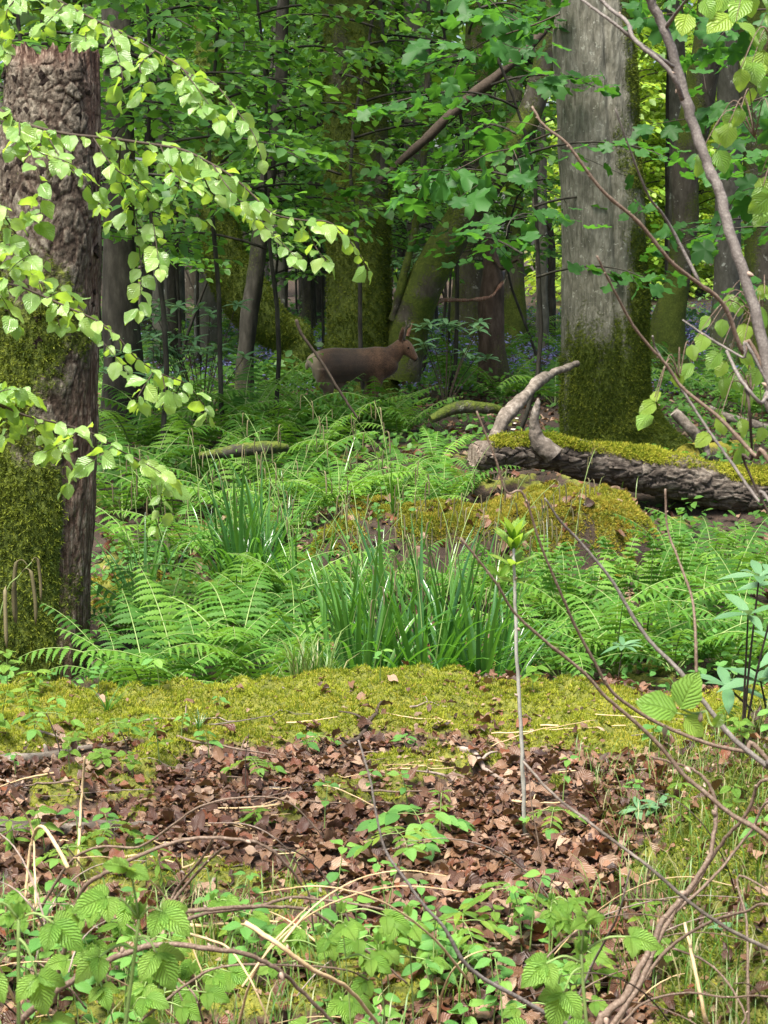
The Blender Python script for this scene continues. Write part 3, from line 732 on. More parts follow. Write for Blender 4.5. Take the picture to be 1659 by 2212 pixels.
def tree(label, pp, d, mat, mossv=.5, up=6.0, crown=1.5, name='woodland_tree', group=None, sides=40, n=120, seed=0, rough=.02, cat='tree', flare=1.35, limbs=()):
    """pp: outline centre and half width read down the trunk, lowest first"""
    c = [np.append(P(x, y, d), w * d / FP) for x, y, w in pp]
    gr = on_ground(c[0][0], d)
    if c[0][2] > gr[2] - .05: c = [np.append(gr - A(0, 0, .15), c[0][3] * flare)] + c
    if up:
        dirn = c[-1] - c[-2]; k = .45 * up / max(abs(dirn[2]), .2)
        c = c + [A(c[-1][0] + dirn[0] * k * .5, d + .1, c[-1][2] + up * .5, c[-1][3] * .85), A(c[-1][0] + dirn[0] * k * .8, d + .3, c[-1][2] + up, c[-1][3] * .45)]
    c = spline(c, n); c[:, 3] = np.maximum(c[:, 3], .004)
    rr = c[:, 3].max()
    disp = lambda B, N, s, th: rough * 2 * (fbm(B * A(9, 9, 3), 4, seed) - .5) + .10 * rr * sst(.12, 0, s) * np.cos(4 * th + seed)
    mf = lambda V, N, s, th: np.clip(mossv * (1.7 * fbm(V * A(2.2, 2.2, 1.2), 4, seed + 3) - .25) + mossv * .5 * sst(1.3, .1, V[..., 2]) + max(0, mossv - 1) * .7, 0, 1)
    bb, V, N, mo = trunk(c[:, :3], c[:, 3], sides, disp, mf)
    t_ = thing(name, label, cat, gr, group)
    part('trunk', bb.mesh('trunk', mat, origin=gr), t_)
    for L in limbs: limb(L, 'limb', t_, gr, mat, seed=seed, mossv=mossv)
    if crown: add_crown(t_, c[-1, :3] - gr + A(0, 0, .6), crown)
    return t_, V, N, mo, gr

# big multi-stemmed tree behind the deer
t_, V, N, mo, gr = tree('massive dark mossy trunk directly behind the deer', [(775, 800, 78), (776, 700, 70), (775, 560, 66), (772, 400, 70), (768, 200, 64), (762, 0, 62)], 17.2, M['mossbark'], 1.05, 9, 1.0, seed=2, sides=90, n=260, rough=.03,
     limbs=[[(868, 820, 40, 17.1), (880, 720, 44, 17.1), (915, 620, 42, 17.0), (975, 510, 38, 16.9), (1040, 410, 36, 16.8), (1105, 310, 30, 16.7), (1150, 230, 26, 16.7), (1190, 60, 22, 16.6), (1210, -150, 16, 16.6)],
            [(850, 690, 10, 17.0), (868, 610, 9, 16.9), (895, 500, 8, 16.9), (915, 350, 7, 16.8), (925, 120, 6, 16.8)]])
trunk_moss(V, N, mo, 12000, .03, M['mossd'], gr, t_, 21, .5)
t_, V, N, mo, gr = tree('moss covered trunk that bends sharply toward its base beside the thin dark stem', [(640, 735, 36), (600, 715, 42), (545, 660, 52), (500, 590, 50), (480, 520, 40), (462, 400, 34), (455, 250, 30), (452, 50, 28)], 19.5, M['mossbark'], 1.75, 9, .8, seed=4, sides=60, n=160, rough=.03)
trunk_moss(V, N, mo, 9000, .035, M['mossd'], gr, t_, 22, .5)
tree('thin dark leaning stem crossing in front of the bent mossy trunk', [(528, 790, 19), (540, 680, 19), (556, 560, 18), (570, 440, 17), (600, 250, 15), (612, 0, 13)], 16.5, M['darkbark'], .45, 6, .7, name='slender_tree', seed=5)
# snag
t_, V, N, mo, gr = tree('dead snag with torn reddish wood and a crooked side branch', [(1064, 790, 32), (1062, 700, 27), (1062, 620, 24), (1060, 560, 18), (1052, 500, 9), (1046, 455, 5)], 18.0, M['snag'], .35, 0, 0, name='dead_snag', cat='dead tree', seed=6, sides=40, n=120, rough=.035,
     limbs=[[(1085, 610, 3, 17.9), (1060, 640, 3.5, 17.7), (1010, 648, 4, 17.4), (950, 650, 4, 17.1), (925, 678, 4.5, 17.0), (895, 690, 4, 16.9), (880, 725, 4, 16.9)],
            [(1046, 470, 6, 18), (1045, 400, 5, 18), (1040, 300, 4, 18)], [(1068, 560, 4, 17.9), (1085, 580, 4, 17.8), (1105, 568, 4, 17.7), (1120, 560, 3, 17.6)]])
wv = np.zeros(0)
tr_me = t_.children[0].data; co = np.zeros(len(tr_me.vertices) * 3, np.float32); tr_me.vertices.foreach_get('co', co); co = co.reshape(-1, 3)
a_ = tr_me.attributes.new('wood', 'FLOAT', 'POINT'); zz = co[:, 2]
a_.data.foreach_set('value', np.clip(sst(.55, .75, zz) * (.25 + 1.3 * (fbm(co * A(8, 8, 3), 3, 3) - .2)), 0, 1).astype(np.float32))
# trees further back: label, points, depth, material, moss
B_ = [
 ('broad dark trunk standing behind the torn snag', [(1015, 640, 40), (1018, 560, 36), (1022, 450, 33), (1030, 250, 30), (1035, 0, 28)], 26, 'mossbark', .6),
 ('mossy straight trunk to the right of the torn snag', [(1112, 610, 22), (1112, 560, 20), (1112, 470, 19), (1110, 300, 18), (1112, 0, 17)], 25, 'mossbark', 1.0),
 ('leaning mossy trunk with spreading roots right of the grey tree', [(1440, 720, 40), (1465, 600, 26), (1480, 480, 28), (1478, 380, 30), (1492, 300, 34), (1515, 180, 34), (1540, 0, 32)], 21, 'mossbark', .9),
 ('straight dark trunk beside the bright clearing', [(1448, 640, 13), (1448, 500, 12), (1450, 300, 12), (1452, 0, 11)], 27, 'darkbark', .3),
 ('pale grey trunk behind the leaning mossy tree', [(1570, 640, 30), (1572, 500, 28), (1576, 300, 27), (1580, 0, 26)], 24, 'palebark', .4),
 ('heavy mossy trunk beside the thick grey twig at the wood edge', [(1668, 700, 62), (1665, 560, 56), (1660, 420, 52), (1652, 280, 50), (1645, 0, 48)], 20, 'mossbark', .95),
 ('dark trunk standing just right of the tall stump', [(268, 800, 45), (262, 700, 40), (258, 560, 36), (256, 400, 34), (254, 0, 32)], 14.0, 'darkbark', .35),
 ('slim grey trunk left of the bent mossy trunk', [(342, 640, 12), (342, 520, 11), (345, 400, 10), (350, 0, 9)], 24, 'palebark', .3),
 ('slim brown trunk close beside the slim grey trunk', [(372, 640, 11), (370, 520, 11), (368, 400, 10), (362, 0, 9)], 25, 'darkbark', .3),
 ('pale smooth trunk rising behind the bent mossy trunk', [(448, 600, 26), (450, 450, 25), (455, 300, 24), (460, 0, 22)], 23, 'palebark', .25),
 ('grey trunk rising between the bent trunk and the massive trunk', [(600, 640, 19), (600, 500, 18), (600, 350, 17), (602, 0, 16)], 25, 'palebark', .35),
 ('dark trunk leaning left of the massive trunk', [(668, 640, 15), (672, 560, 14), (680, 400, 14), (690, 0, 13)], 27, 'darkbark', .4),
 ('broad pale trunk above the deer head in the far wood', [(905, 640, 32), (905, 500, 30), (903, 300, 30), (900, 0, 29)], 27, 'palebark', .45),
 ('slim straight trunk with brown bark between snag and grey tree', [(1172, 640, 12), (1172, 500, 11), (1170, 300, 10), (1168, 0, 10)], 24, 'palebark', .3),
 ('dark forked trunk beyond the grey tree', [(1190, 620, 10), (1186, 500, 10), (1150, 330, 10), (1140, 0, 9)], 28, 'darkbark', .3),
]
for k, (lab, pts_, d, mt, ms) in enumerate(B_):
    tree(lab, pts_, d, M[mt], ms, 8, .9, group=None, seed=30 + k, sides=26, n=70, rough=.02)
# curved dark limb crossing the middle of the wood, part of a leaning dead stem
loose_branch([(820, 390, 7, 15.0), (930, 290, 11, 15.0), (1010, 215, 12, 15.0), (1090, 150, 11, 15.0), (1180, 60, 10, 15.2), (1260, -60, 9, 15.4)], 'dark dead limb slanting through the leaves between trunk and grey tree', M['darktwig'], 11, 'hanging_limb')

# far trunks: many slim poles of the wood behind
far_tr = []
for k in range(4):
    h_ = 9.0; c = np.stack([.25 * np.sin(np.linspace(0, 3, 12) + k), 0 * np.linspace(0, 1, 12), np.linspace(-.3, h_, 12)], -1); c -= A(c[0, 0], 0, 0)
    bb, V, N, mo = trunk(c, np.linspace(.17, .09, 12), 10, lambda B, N, s, th: .02 * (fbm(B * 4, 3, k) - .5), lambda V, N, s, th: .5 * fbm(V * 2, 2, k))
    far_tr.append(bb.mesh('far_trunk', M[['darkbark', 'palebark', 'mossbark', 'darkbark'][k]]))
r = np.random.default_rng(5)
for k in range(64):
    y = r.uniform(28, 58); px = r.uniform(-80, 1740); x = X(px, y)
    if abs(x - X(1420, y)) < 1.2 + .03 * y and y > 30: continue
    p = on_ground(x, y); s = r.uniform(.6, 1.35)
    t_ = thing('far_tree', 'slim dark tree standing in the depth of the far wood', 'tree', p, 'slim trees in the far wood', float(r.uniform(0, 6.3)), s)
    part('trunk', far_tr[k % 4], t_)
    if k % 4 == 0 and y < 48: add_crown(t_, (0, 0, 8.5), 1.25)
# trees whose crowns shade the wood from the sides
for x, y in ((-9.5, 19), (9, 21), (-12, 26), (-7, 24), (-3.8, 29), (4.5, 26)):
    p = on_ground(x, y); s = random.uniform(.95, 1.3)
    t_ = thing('side_tree', 'tall slender canopy tree rising out of the understory', 'tree', p, 'canopy trees of the wood', random.uniform(0, 6), s)
    part('trunk', far_tr[random.randrange(4)], t_); add_crown(t_, (0, 0, 7.8), 1.55)

# ------------------------------------------------------------------ understory saplings (layers of real leaves)
def sapling(seed, H=4.2, h0=.5, nb=30, reach=1.5, leaf=.10, tpl=LEAF6, mat=None, gap=.075):
    r = np.random.default_rng(seed); st = MB()
    wob = r.normal(size=2) * .22
    z = np.linspace(-.1, H, 14); stem = np.stack([wob[0] * np.sin(z) + .04 * np.sin(z * 3.3 + seed) - wob[0] * np.sin(z[0]), wob[1] * np.sin(z * .8 + 1), z], -1)
    st.tube(stem, np.linspace(.019, .005, 14) * (1 + .2 * r.random(14)), 7)
    Pz, Dz, Nz = [], [], []
    for k in range(nb):
        hz = h0 + (H - h0) * (k + .5) / nb; i = np.searchsorted(z, hz); o = stem[min(i, 13)]
        az = k * 2.4 + r.normal() * .3; L = reach * (1 - .55 * (hz - h0) / (H - h0)) * r.uniform(.6, 1.1)
        s = np.linspace(0, 1, 9); out = A(math.cos(az), math.sin(az), 0); side = A(-math.sin(az), math.cos(az), 0)
        br = A(o[0], o[1], hz) + out * (L * s)[:, None] + A(0, 0, 1) * (L * (.38 * s - .42 * s ** 2))[:, None] + side * (.1 * L * np.sin(s * 3 + k))[:, None]
        st.tube(br, np.linspace(.011, .003, 9), 4)
        for q in range(2, 9):
            for sd in (-1, 1):
                tl = L * .42 * (1.15 - s[q]) + .12; dd = unit(out * .8 + side * sd * .8 + A(0, 0, r.normal() * .15 - .05))
                m_ = max(2, int(tl / gap)); tt = (np.arange(m_) + 1) / m_ * tl
                pts = br[q] + dd * tt[:, None] + A(0, 0, -1) * (.18 * tt ** 2)[:, None]
                if r.random() < .45: st.tube(np.vstack([br[q], pts[-1]]), [.003, .002], 3)
                for u, p in enumerate(pts):
                    sgn = 1 if (u % 2) else -1
                    lat = unit(np.cross(dd, A(0, 0, 1))) * sgn
                    Pz.append(p); Dz.append(dd * .55 + lat * .75 + A(0, 0, -.28 + r.normal() * .22)); Nz.append(A(0, 0, 1) + .45 * r.normal(size=3))
    lf = MB(); n = len(Pz)
    lf.scatter(tpl, np.array(Pz), frames(np.array(Dz), np.array(Nz)), leaf * r.uniform(.65, 1.2, n))
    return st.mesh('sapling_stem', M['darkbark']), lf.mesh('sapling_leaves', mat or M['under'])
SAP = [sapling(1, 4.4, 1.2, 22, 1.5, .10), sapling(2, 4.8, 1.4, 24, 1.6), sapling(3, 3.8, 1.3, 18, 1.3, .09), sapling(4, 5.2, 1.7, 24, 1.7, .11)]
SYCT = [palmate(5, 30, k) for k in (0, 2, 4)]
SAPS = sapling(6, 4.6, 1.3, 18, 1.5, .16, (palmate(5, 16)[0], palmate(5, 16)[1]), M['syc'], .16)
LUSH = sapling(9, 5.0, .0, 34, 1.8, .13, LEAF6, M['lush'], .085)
def place_sap(k, px, d, sc, label, group=None, rz=None):
    st, lf = SAP[k] if isinstance(k, int) else k
    p = G(px, d); t_ = thing('understory_sapling', label, 'sapling', p, group, random.uniform(0, 6.3) if rz is None else rz, sc)
    part('stem', st, t_); part('crown', lf, t_, kind='stuff'); return t_
LB = 'leafy green beech sapling filling the understory between the trunks'
for k, px, d, sc, lab in (
    (1, 330, 12.5, 1.15, 'leafy sapling rising just right of the tall broken stump'),
    (3, 480, 13.5, 1.10, 'leafy sapling whose branches overhang the bent mossy trunk'),
    (1, 575, 14.0, 1.10, 'leafy sapling left of the massive dark trunk'),
    (3, 800, 16.5, 1.2, 'leafy sapling screening the massive dark trunk above the deer'),
    (3, 960, 18.0, 1.25, 'leafy sapling above the deer head'),
    (1, 60, 11.5, 1.2, 'leafy sapling behind the top of the tall broken stump'),
    (SAPS, 1075, 13.2, 1.0, 'broad leaved sycamore sapling to the left of the grey tree'),
    (SAPS, 1790, 12.6, .95, 'broad leaved sycamore sapling to the right of the grey tree'),
    (SAPS, 1850, 14.5, 1.1, 'broad leaved sycamore sapling beneath the overhanging bright twig')):
    place_sap(k, px, d, sc, lab)
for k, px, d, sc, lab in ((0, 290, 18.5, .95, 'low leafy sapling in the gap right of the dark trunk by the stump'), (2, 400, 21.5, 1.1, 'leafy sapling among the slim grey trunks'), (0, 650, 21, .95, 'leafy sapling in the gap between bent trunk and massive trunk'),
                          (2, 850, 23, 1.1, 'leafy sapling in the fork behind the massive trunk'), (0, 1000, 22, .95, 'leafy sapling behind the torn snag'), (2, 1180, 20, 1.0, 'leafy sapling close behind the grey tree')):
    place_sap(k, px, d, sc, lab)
r = np.random.default_rng(3)
for k in range(46):
    d = r.uniform(19, 44); px = r.uniform(-80, 1740)
    if abs(px - 1415) < 60 + 1.9 / d * FP or (abs(px - 850) < 60 and d < 18): continue
    place_sap(int(r.integers(0, 4)), px, d, float(r.uniform(.9, 1.45)), LB, 'beech saplings in the understory')
# sunlit shrubs in the clearing beyond
r = np.random.default_rng(4)
for k in range(16):
    d = r.uniform(44, 58); px = 1415 + r.normal() * 70
    place_sap(LUSH, px, d, float(r.uniform(1.2, 2.0)), 'bright yellow green shrub in the clearing beyond the trees', 'shrubs in the bright clearing')
# the wood closes behind everything
b = MB(); n = 26000; r = np.random.default_rng(6)
a = r.uniform(-.42, .42, n); dist = r.uniform(62, 75, n); z = r.uniform(0, 1, n) ** .8 * 13 + .3
pos = np.stack([np.sin(a) * dist, np.cos(a) * dist, z], -1) ; pos += (fbm(pos * .35, 2, 4)[:, None] - .5) * 3
up = unit(A(0, -.4, 1) + .6 * r.normal(size=(n, 3))); dd = unit(np.cross(up, r.normal(size=(n, 3))))
b.scatter(LEAF2, pos, frames(dd, up), r.uniform(.4, .9, n))
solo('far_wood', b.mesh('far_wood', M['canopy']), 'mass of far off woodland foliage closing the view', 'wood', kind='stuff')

# ------------------------------------------------------------------ deer
dd0 = 15.6; k_ = dd0 / FP; gy = HORIZON + CAM_H / dd0 * FP
def DL(px, py, y=0.0): return A((px - 667) * k_, y, (gy - py) * k_)
deer_b = MB()
def loft(secs, n=26, sides=20):
    """secs: (point, vertical half size, lateral half size)"""
    s = spline([np.concatenate([p, [v, w]]) for p, v, w in secs], n)
    c = s[:, :3]; T = unit(np.gradient(c, axis=0)); L = np.tile(A(0, 1, 0), (n, 1)); U = unit(np.cross(L, T))
    Lt = np.cross(T, U); a = np.linspace(0, 2 * np.pi, sides, endpoint=False)
    V = c[:, None] + np.cos(a)[None, :, None] * (U * s[:, 3:4])[:, None] + np.sin(a)[None, :, None] * (Lt * s[:, 4:5])[:, None]
    V = np.vstack([V.reshape(-1, 3), c[0], c[-1]]); j = np.arange(sides); q = (j + 1) % sides; e = (n - 1) * sides; m = n * sides
    deer_b.add(V, [grid_faces(n, sides), np.stack([q, j, np.full(sides, m)], 1), np.stack([e + j, e + q, np.full(sides, m + 1)], 1)])
u = lambda px: px * k_
# trunk of the body: rump, loin, chest, shoulder
loft([(DL(667, 786), u(8), u(9)), (DL(672, 784), u(24), u(22)), (DL(690, 784), u(33), u(29)), (DL(718, 783), u(37), u(30)), (DL(755, 783), u(36), u(30)),
      (DL(790, 783), u(37), u(31)), (DL(815, 780), u(37), u(28)), (DL(838, 774), u(31), u(22)), (DL(850, 768), u(20), u(14))], 34)
# neck
loft([(DL(818, 782), u(27), u(20)), (DL(838, 768), u(24), u(17)), (DL(856, 751), u(18), u(13)), (DL(868, 738), u(15), u(11))], 18)
# head turned slightly to the wood
loft([(DL(862, 734, .01), u(9), u(8)), (DL(870, 741, .01), u(15), u(12)), (DL(880, 751, 0), u(14), u(11)), (DL(889, 762, -.01), u(9.5), u(7.5)), (DL(896, 770, -.01), u(7), u(6)), (DL(899, 774, -.01), u(3.5), u(3.5))], 18)
# ears
for sd, px in ((-1, 862), (1, 868)):
    loft([(DL(px, 734, sd * .025), u(4), u(3)), (DL(px + 2, 722, sd * .05), u(6), u(3)), (DL(px + 5, 708, sd * .07), u(5), u(2.5)), (DL(px + 6, 698, sd * .075), u(1.5), u(1.5))], 10, 10)
# legs: thigh, knee, hock, shank / shoulder, elbow, wrist, cannon, hoof
def leg(pts, y): loft([(DL(px, py, y), u(a), u(a * .8)) for px, py, a in pts], 26, 12)
leg([(700, 790, 26), (702, 818, 20), (708, 838, 12), (700, 858, 8), (690, 874, 6.5), (692, 892, 4.5), (696, 908, 4.2), (699, 914, 5), (702, gy - 1, 5)], -.055)
leg([(705, 790, 24), (722, 816, 19), (738, 834, 12), (738, 852, 8), (732, 870, 6.5), (738, 890, 4.5), (744, 906, 4.2), (747, 912, 5), (750, gy - 1, 5)], .06)
leg([(812, 795, 19), (812, 818, 14), (809, 838, 8.5), (808, 860, 6.5), (808, 876, 5), (808, 896, 4), (809, 910, 4.5), (812, gy - 1, 5)], -.05)
leg([(806, 795, 18), (800, 820, 12), (790, 840, 8), (786, 858, 6), (778, 876, 5), (770, 894, 4), (766, 908, 4.5), (768, gy - 1, 5)], .055)
loft([(DL(667, 775), u(6), u(5)), (DL(662, 785), u(6), u(5)), (DL(661, 795), u(2), u(2))], 8, 10)
tmp = bpy.data.objects.new('tmp', deer_b.mesh('tmp', [])); C.objects.link(tmp)
md = tmp.modifiers.new('r', 'REMESH'); md.mode = 'VOXEL'; md.voxel_size = .0075
md = tmp.modifiers.new('s', 'SMOOTH'); md.iterations = 16; md.factor = .5
dg = bpy.context.evaluated_depsgraph_get(); body = bpy.data.meshes.new_from_object(tmp.evaluated_get(dg)); bpy.data.objects.remove(tmp)
n = len(body.vertices); co = np.zeros(n * 3, np.float32); body.vertices.foreach_get('co', co); co = co.reshape(-1, 3).astype(float)
pale = np.maximum.reduce([1.0 * sst(u(42), u(24), np.linalg.norm((co - DL(664, 788)) * A(1, .75, .8), axis=1)),
                          .35 * sst(DL(0, 802)[2], DL(0, 824)[2], co[:, 2]) * sst(DL(0, 850)[2], DL(0, 830)[2], co[:, 2]) * (co[:, 0] > DL(690, 0)[0]) * (co[:, 0] < DL(790, 0)[0]),
                          .5 * sst(u(7), u(3), np.linalg.norm(co - DL(893, 779, -.02), axis=1))])
dark = np.maximum(sst(u(8), u(4), np.linalg.norm(co - DL(899, 772, -.01), axis=1)), .55 * sst(DL(0, 880)[2], DL(0, 900)[2], co[:, 2]))
grey = sst(u(75), u(30), np.linalg.norm((co - DL(745, 785)) * A(1, .4, 1.3), axis=1))
for nm, v in (('pale', pale), ('dark', dark), ('grey', grey)):
    a_ = body.attributes.new(nm, 'FLOAT', 'POINT'); a_.data.foreach_set('value', v.astype(np.float32))
body.polygons.foreach_set('use_smooth', np.ones(len(body.polygons), bool))
m, t = new_mat('deer_coat')
f1 = noise_(t, 120, 4, .7, stretch=(.8, 1, 1)); f2 = noise_(t, 9, 3)
col = ramp(t, math_(t, 'ADD', math_(t, 'MULTIPLY', f1, .6), math_(t, 'MULTIPLY', f2, .4)), [(.38, (0.035, 0.015, 0.008)), (.5, (0.10, 0.044, 0.021)), (.62, (0.19, 0.095, 0.05))])
col = mixc(t, math_(t, 'MULTIPLY', attr(t, 'grey').outputs['Fac'], .6), col, (0.052, 0.040, 0.034))
col = mixc(t, attr(t, 'pale').outputs['Fac'], col, (0.36, 0.27, 0.18)); col = mixc(t, attr(t, 'dark').outputs['Fac'], col, (0.02, 0.015, 0.012))
pb = nd(t, 'ShaderNodeBsdfPrincipled'); t.links.new(col, pb.inputs['Base Color']); pb.inputs['Roughness'].default_value = .75; pb.inputs['Sheen Weight'].default_value = .2
bp = nd(t, 'ShaderNodeBump'); bp.inputs['Strength'].default_value = .25; bp.inputs['Distance'].default_value = .004; t.links.new(f1, bp.inputs['Height']); t.links.new(bp.outputs[0], pb.inputs['Normal'])
t.links.new(pb.outputs[0], nd(t, 'ShaderNodeOutputMaterial').inputs[0]); body.materials.clear(); body.materials.append(m)
dp = A(X(667, dd0), dd0, float(gz(np.array([X(780, dd0)]), np.array([dd0]))[0]))
deer = thing('deer', 'brown roe deer with pale rump walking through ferns before the massive trunk', 'deer', dp)
part('body', body, deer)
M['eye'] = wood_mat('deer_eye', [(0.006, 0.005, 0.004), (0.012, 0.01, 0.008)], 10, (1, 1, 1), 0, rough=.15)
b = MB(); a = np.linspace(0, np.pi, 9); b.tube(np.stack([0 * a, 0 * a, -np.cos(a) * .010], -1), np.sin(a) * .010 + 1e-4, 10)
em = b.mesh('eye', M['eye'])
for sd in (-1, 1): part('eye', em, deer, DL(880, 746, sd * u(10.5)))
# short velvet antlers
for sd in (-1, 1):
    b = MB(); c = spline([DL(871, 730, sd * .018), DL(872, 715, sd * .03), DL(876, 700, sd * .04), DL(874, 688, sd * .045)], 12); b.tube(c, np.linspace(.012, .005, 12), 8)
    b.tube(spline([DL(874, 706, sd * .036), DL(880, 700, sd * .036), DL(884, 692, sd * .04)], 6), np.linspace(.008, .004, 6), 7)
    part('antler', b.mesh('antler', M['deadwood']), deer)

# ------------------------------------------------------------------ ferns
def frond(seed, npin=16, bend=1.1, width=.25, curl=0.0, droop=.5, m=7):
    r = np.random.default_rng(seed); b = MB()
    s = np.linspace(0, 1, 40); ph = .08 + bend * s ** 1.5 + curl * sst(.8, 1, s) * 3
    st = np.stack([.04 * np.sin(s * 4 + seed), np.sin(ph), np.cos(ph)], -1) / 40
    c = np.cumsum(st, 0); T = unit(np.gradient(c, axis=0))
    b.tube(c, np.linspace(.008, .0015, 40), 4, mat=1)
    lat = A(1, 0, 0); pos, dd, nn, sc = [], [], [], []
    for k in range(npin):
        f = .14 + .86 * (k + .5) / npin; i = min(int(f * 40), 39); o = c[i]; tg = T[i]; nm = unit(np.cross(lat, tg))
        wv = width * (1.08 - f) ** .75 * (.55 + .45 * sst(0, .3, f - .1)) * r.uniform(.88, 1.1)
        for sd in (-1, 1):
            d0_ = unit(lat * sd + tg * .32 - A(0, 0, 1) * .1 + nm * r.normal() * .12)
            tt = (np.arange(m) + .6) / m
            k2 = 2 * m; tt = np.linspace(0, 1, k2)
            pts = o + d0_ * (wv * tt)[:, None] - A(0, 0, 1) * (droop * wv * tt ** 2)[:, None] + tg * (.18 * wv * tt ** 2)[:, None]
            hw = (.86 / npin) * .36 * (1.02 - tt ** 1.7) * min(1, .45 + wv / width) * np.where(np.arange(k2) % 2, 1.15, .62)
            lf_ = tg - d0_ * np.dot(tg, d0_); lf_ = unit(lf_ + nm * r.normal() * .25)
            zz_ = nm * .25
            Vp = np.stack([pts + (lf_ + d0_ * .5 - zz_) * hw[:, None], pts, pts - (lf_ - d0_ * .5 + zz_) * hw[:, None]], 1).reshape(-1, 3)
            b.add(Vp, grid_faces(k2, 3, False), tint=0.0)
    return b.mesh('fern_frond', [M['fern'], M['greenstem']])
FR = [frond(1), frond(2, 17, 1.35, .23), frond(3, 15, .85, .27), frond(4, 16, 1.6, .25), frond(5, 16, .45, .17, .5, .3, 6), frond(6, 15, .6, .19, .7, .4, 6)]
def fern(px, d, size, nf, label, group=None, erect=False, dz=0.0, spread=1.0):
    p = G(px, d) + A(0, 0, dz); t_ = thing('fern', label, 'fern', p, group, random.uniform(0, 6.3))
    for k in range(nf):
        az = k * 2 * math.pi / nf + random.uniform(-.35, .35); tilt = random.uniform(.25, .75) * spread * (.35 if erect else 1)
        v = random.choice((4, 5)) if erect else random.randrange(4)
        part('frond', FR[v], t_, (0, 0, 0), rotz(az) @ rotx(-tilt), size * random.uniform(.75, 1.15))
    return t_
FL = 'green fern in the thick bed left of the sedge clump'
for px, d, s in ((235, 7.5, .42), (300, 7.2, .5), (365, 7.6, .55), (430, 7.3, .5), (500, 7.7, .55), (565, 7.3, .5), (625, 7.8, .55), (680, 7.5, .42), (330, 8.3, .6), (420, 8.5, .6), (510, 8.6, .62), (590, 8.8, .6), (670, 8.7, .55), (250, 8.6, .5)):
    fern(px, d, s * 1.25, 8, FL, 'ferns left of the sedges')
for px, d, s in ((1165, 8.0, .45), (1230, 7.7, .5), (1290, 8.3, .52), (1350, 7.7, .5), (1420, 8.2, .55), (1480, 7.6, .5), (1545, 8.2, .55), (1610, 7.7, .55), (1660, 8.4, .55), (1500, 9.0, .5), (1200, 8.8, .42), (1600, 9.2, .5), (1110, 8.9, .4), (1560, 10.0, .5), (1640, 10.3, .5), (1480, 9.8, .42), (1730, 8.0, .5), (1790, 9.0, .5), (1840, 8.2, .5), (1760, 10.4, .5)):
    fern(px, d, s * 1.25, 9, 'green fern growing in the hollow below the fallen log', 'ferns below the log')
for px, d, s in ((1290, 8.6, .62), (1345, 8.9, .62), (1235, 8.5, .6), (1420, 8.9, .6), (1490, 9.1, .55), (1190, 9.0, .5)):
    fern(px, d, s, 6, 'upright young fern with curled ladder like fronds before the log', 'upright young ferns', True)
for px, d, s in ((820, 11.2, .55), (890, 11.0, .6), (960, 11.3, .6), (1010, 11.6, .45), (760, 11.5, .45), (870, 11.9, .6), (940, 12.3, .5), (690, 14.3, .8), (750, 14.2, .78), (810, 14.3, .74), (860, 14.0, .6), (690, 14.8, .5), (735, 15.0, .5), (780, 14.8, .48), (825, 15.0, .46), (665, 15.1, .4), (870, 14.7, .42)):
    fern(px, d, s, 9, 'bright fern growing in front of the deer', 'ferns before the deer')
for px, d, s in ((250, 11, .6), (310, 11.6, .65), (370, 11.0, .6), (430, 11.8, .65), (490, 11.2, .6), (550, 11.9, .65), (610, 11.3, .6), (660, 12.2, .6), (280, 13.0, .65), (350, 13.4, .65), (430, 13.2, .65), (520, 13.6, .65), (590, 13.2, .65), (640, 14.2, .6), (700, 13.3, .5), (480, 14.8, .6), (560, 15.2, .6), (400, 10.2, .5), (540, 10.3, .5), (300, 10.0, .5), (640, 10.4, .5), (700, 11.0, .5), (730, 10.4, .4)):
    fern(px, d, s * 1.4, 7, 'pale green fern in the glade between the stump and the deer', 'ferns between stump and deer')
r = np.random.default_rng(12)
for k in range(46):
    d = r.uniform(15.5, 31); px = r.uniform(880, 1680) if k < 30 else r.uniform(230, 720)
    if 880 > px > 640 and d < 18: continue
    fern(px, d, float(r.uniform(.6, .95)), 7, 'fern in the green bed under the trees of the wood', 'ferns under the trees')

for px, d, s in ((740, 9.3, .5), (800, 9.2, .52), (860, 9.4, .5), (930, 9.2, .5), (990, 9.4, .52), (1050, 9.2, .48), (1110, 9.5, .45)):
    fern(px, d, s, 7, 'fern in front of the golden moss on the low earth bank', 'ferns before the earth bank')

# ------------------------------------------------------------------ low leafy cover and bluebells under the trees
def cover(name, n, y0, y1, size, z1, mat, label, cat, seed, tpl=LEAF6, pxr=(-150, 1900), clump=1.2, thr=.45, up=1.0):
    r = np.random.default_rng(seed); y = r.uniform(y0, y1, n * 3); x = (r.uniform(*pxr, n * 3) - PW / 2) / FP * y
    p = np.stack([x, y, 0 * x], -1); q = fbm(p * clump, 3, seed); k = (q + .08 * r.normal(size=len(x)) > thr) & ~((x > .2) & (x < 1.8) & (y > 9.6) & (y < 12.4)); x, y, q = x[k][:n], y[k][:n], q[k][:n]; n = len(x)
    pos = np.stack([x, y, gz(x, y) + r.random(n) ** .7 * z1 * np.clip((q - thr) * 5 + .3, .3, 1.3)], -1)
    nn = unit(A(0, -.25, up) + .4 * r.normal(size=(n, 3))); dd = unit(np.cross(nn, r.normal(size=(n, 3))))
    b = MB(); b.scatter(tpl, pos, frames(dd, nn), size * r.uniform(.6, 1.2, n), tint=np.clip(.5 * q + .5 * r.random(n), 0, .99))
    return solo(name, b.mesh(name, mat), label, cat, kind='stuff')
cover('low_cover', 10000, 11.2, 21, .07, .26, M['under'], 'low leafy woodland plants covering the ground round the deer', 'ground cover', 3)
cover('low_cover', 9000, 18, 40, .12, .35, M['under'], 'low leafy plants under the far trees', 'ground cover', 4)
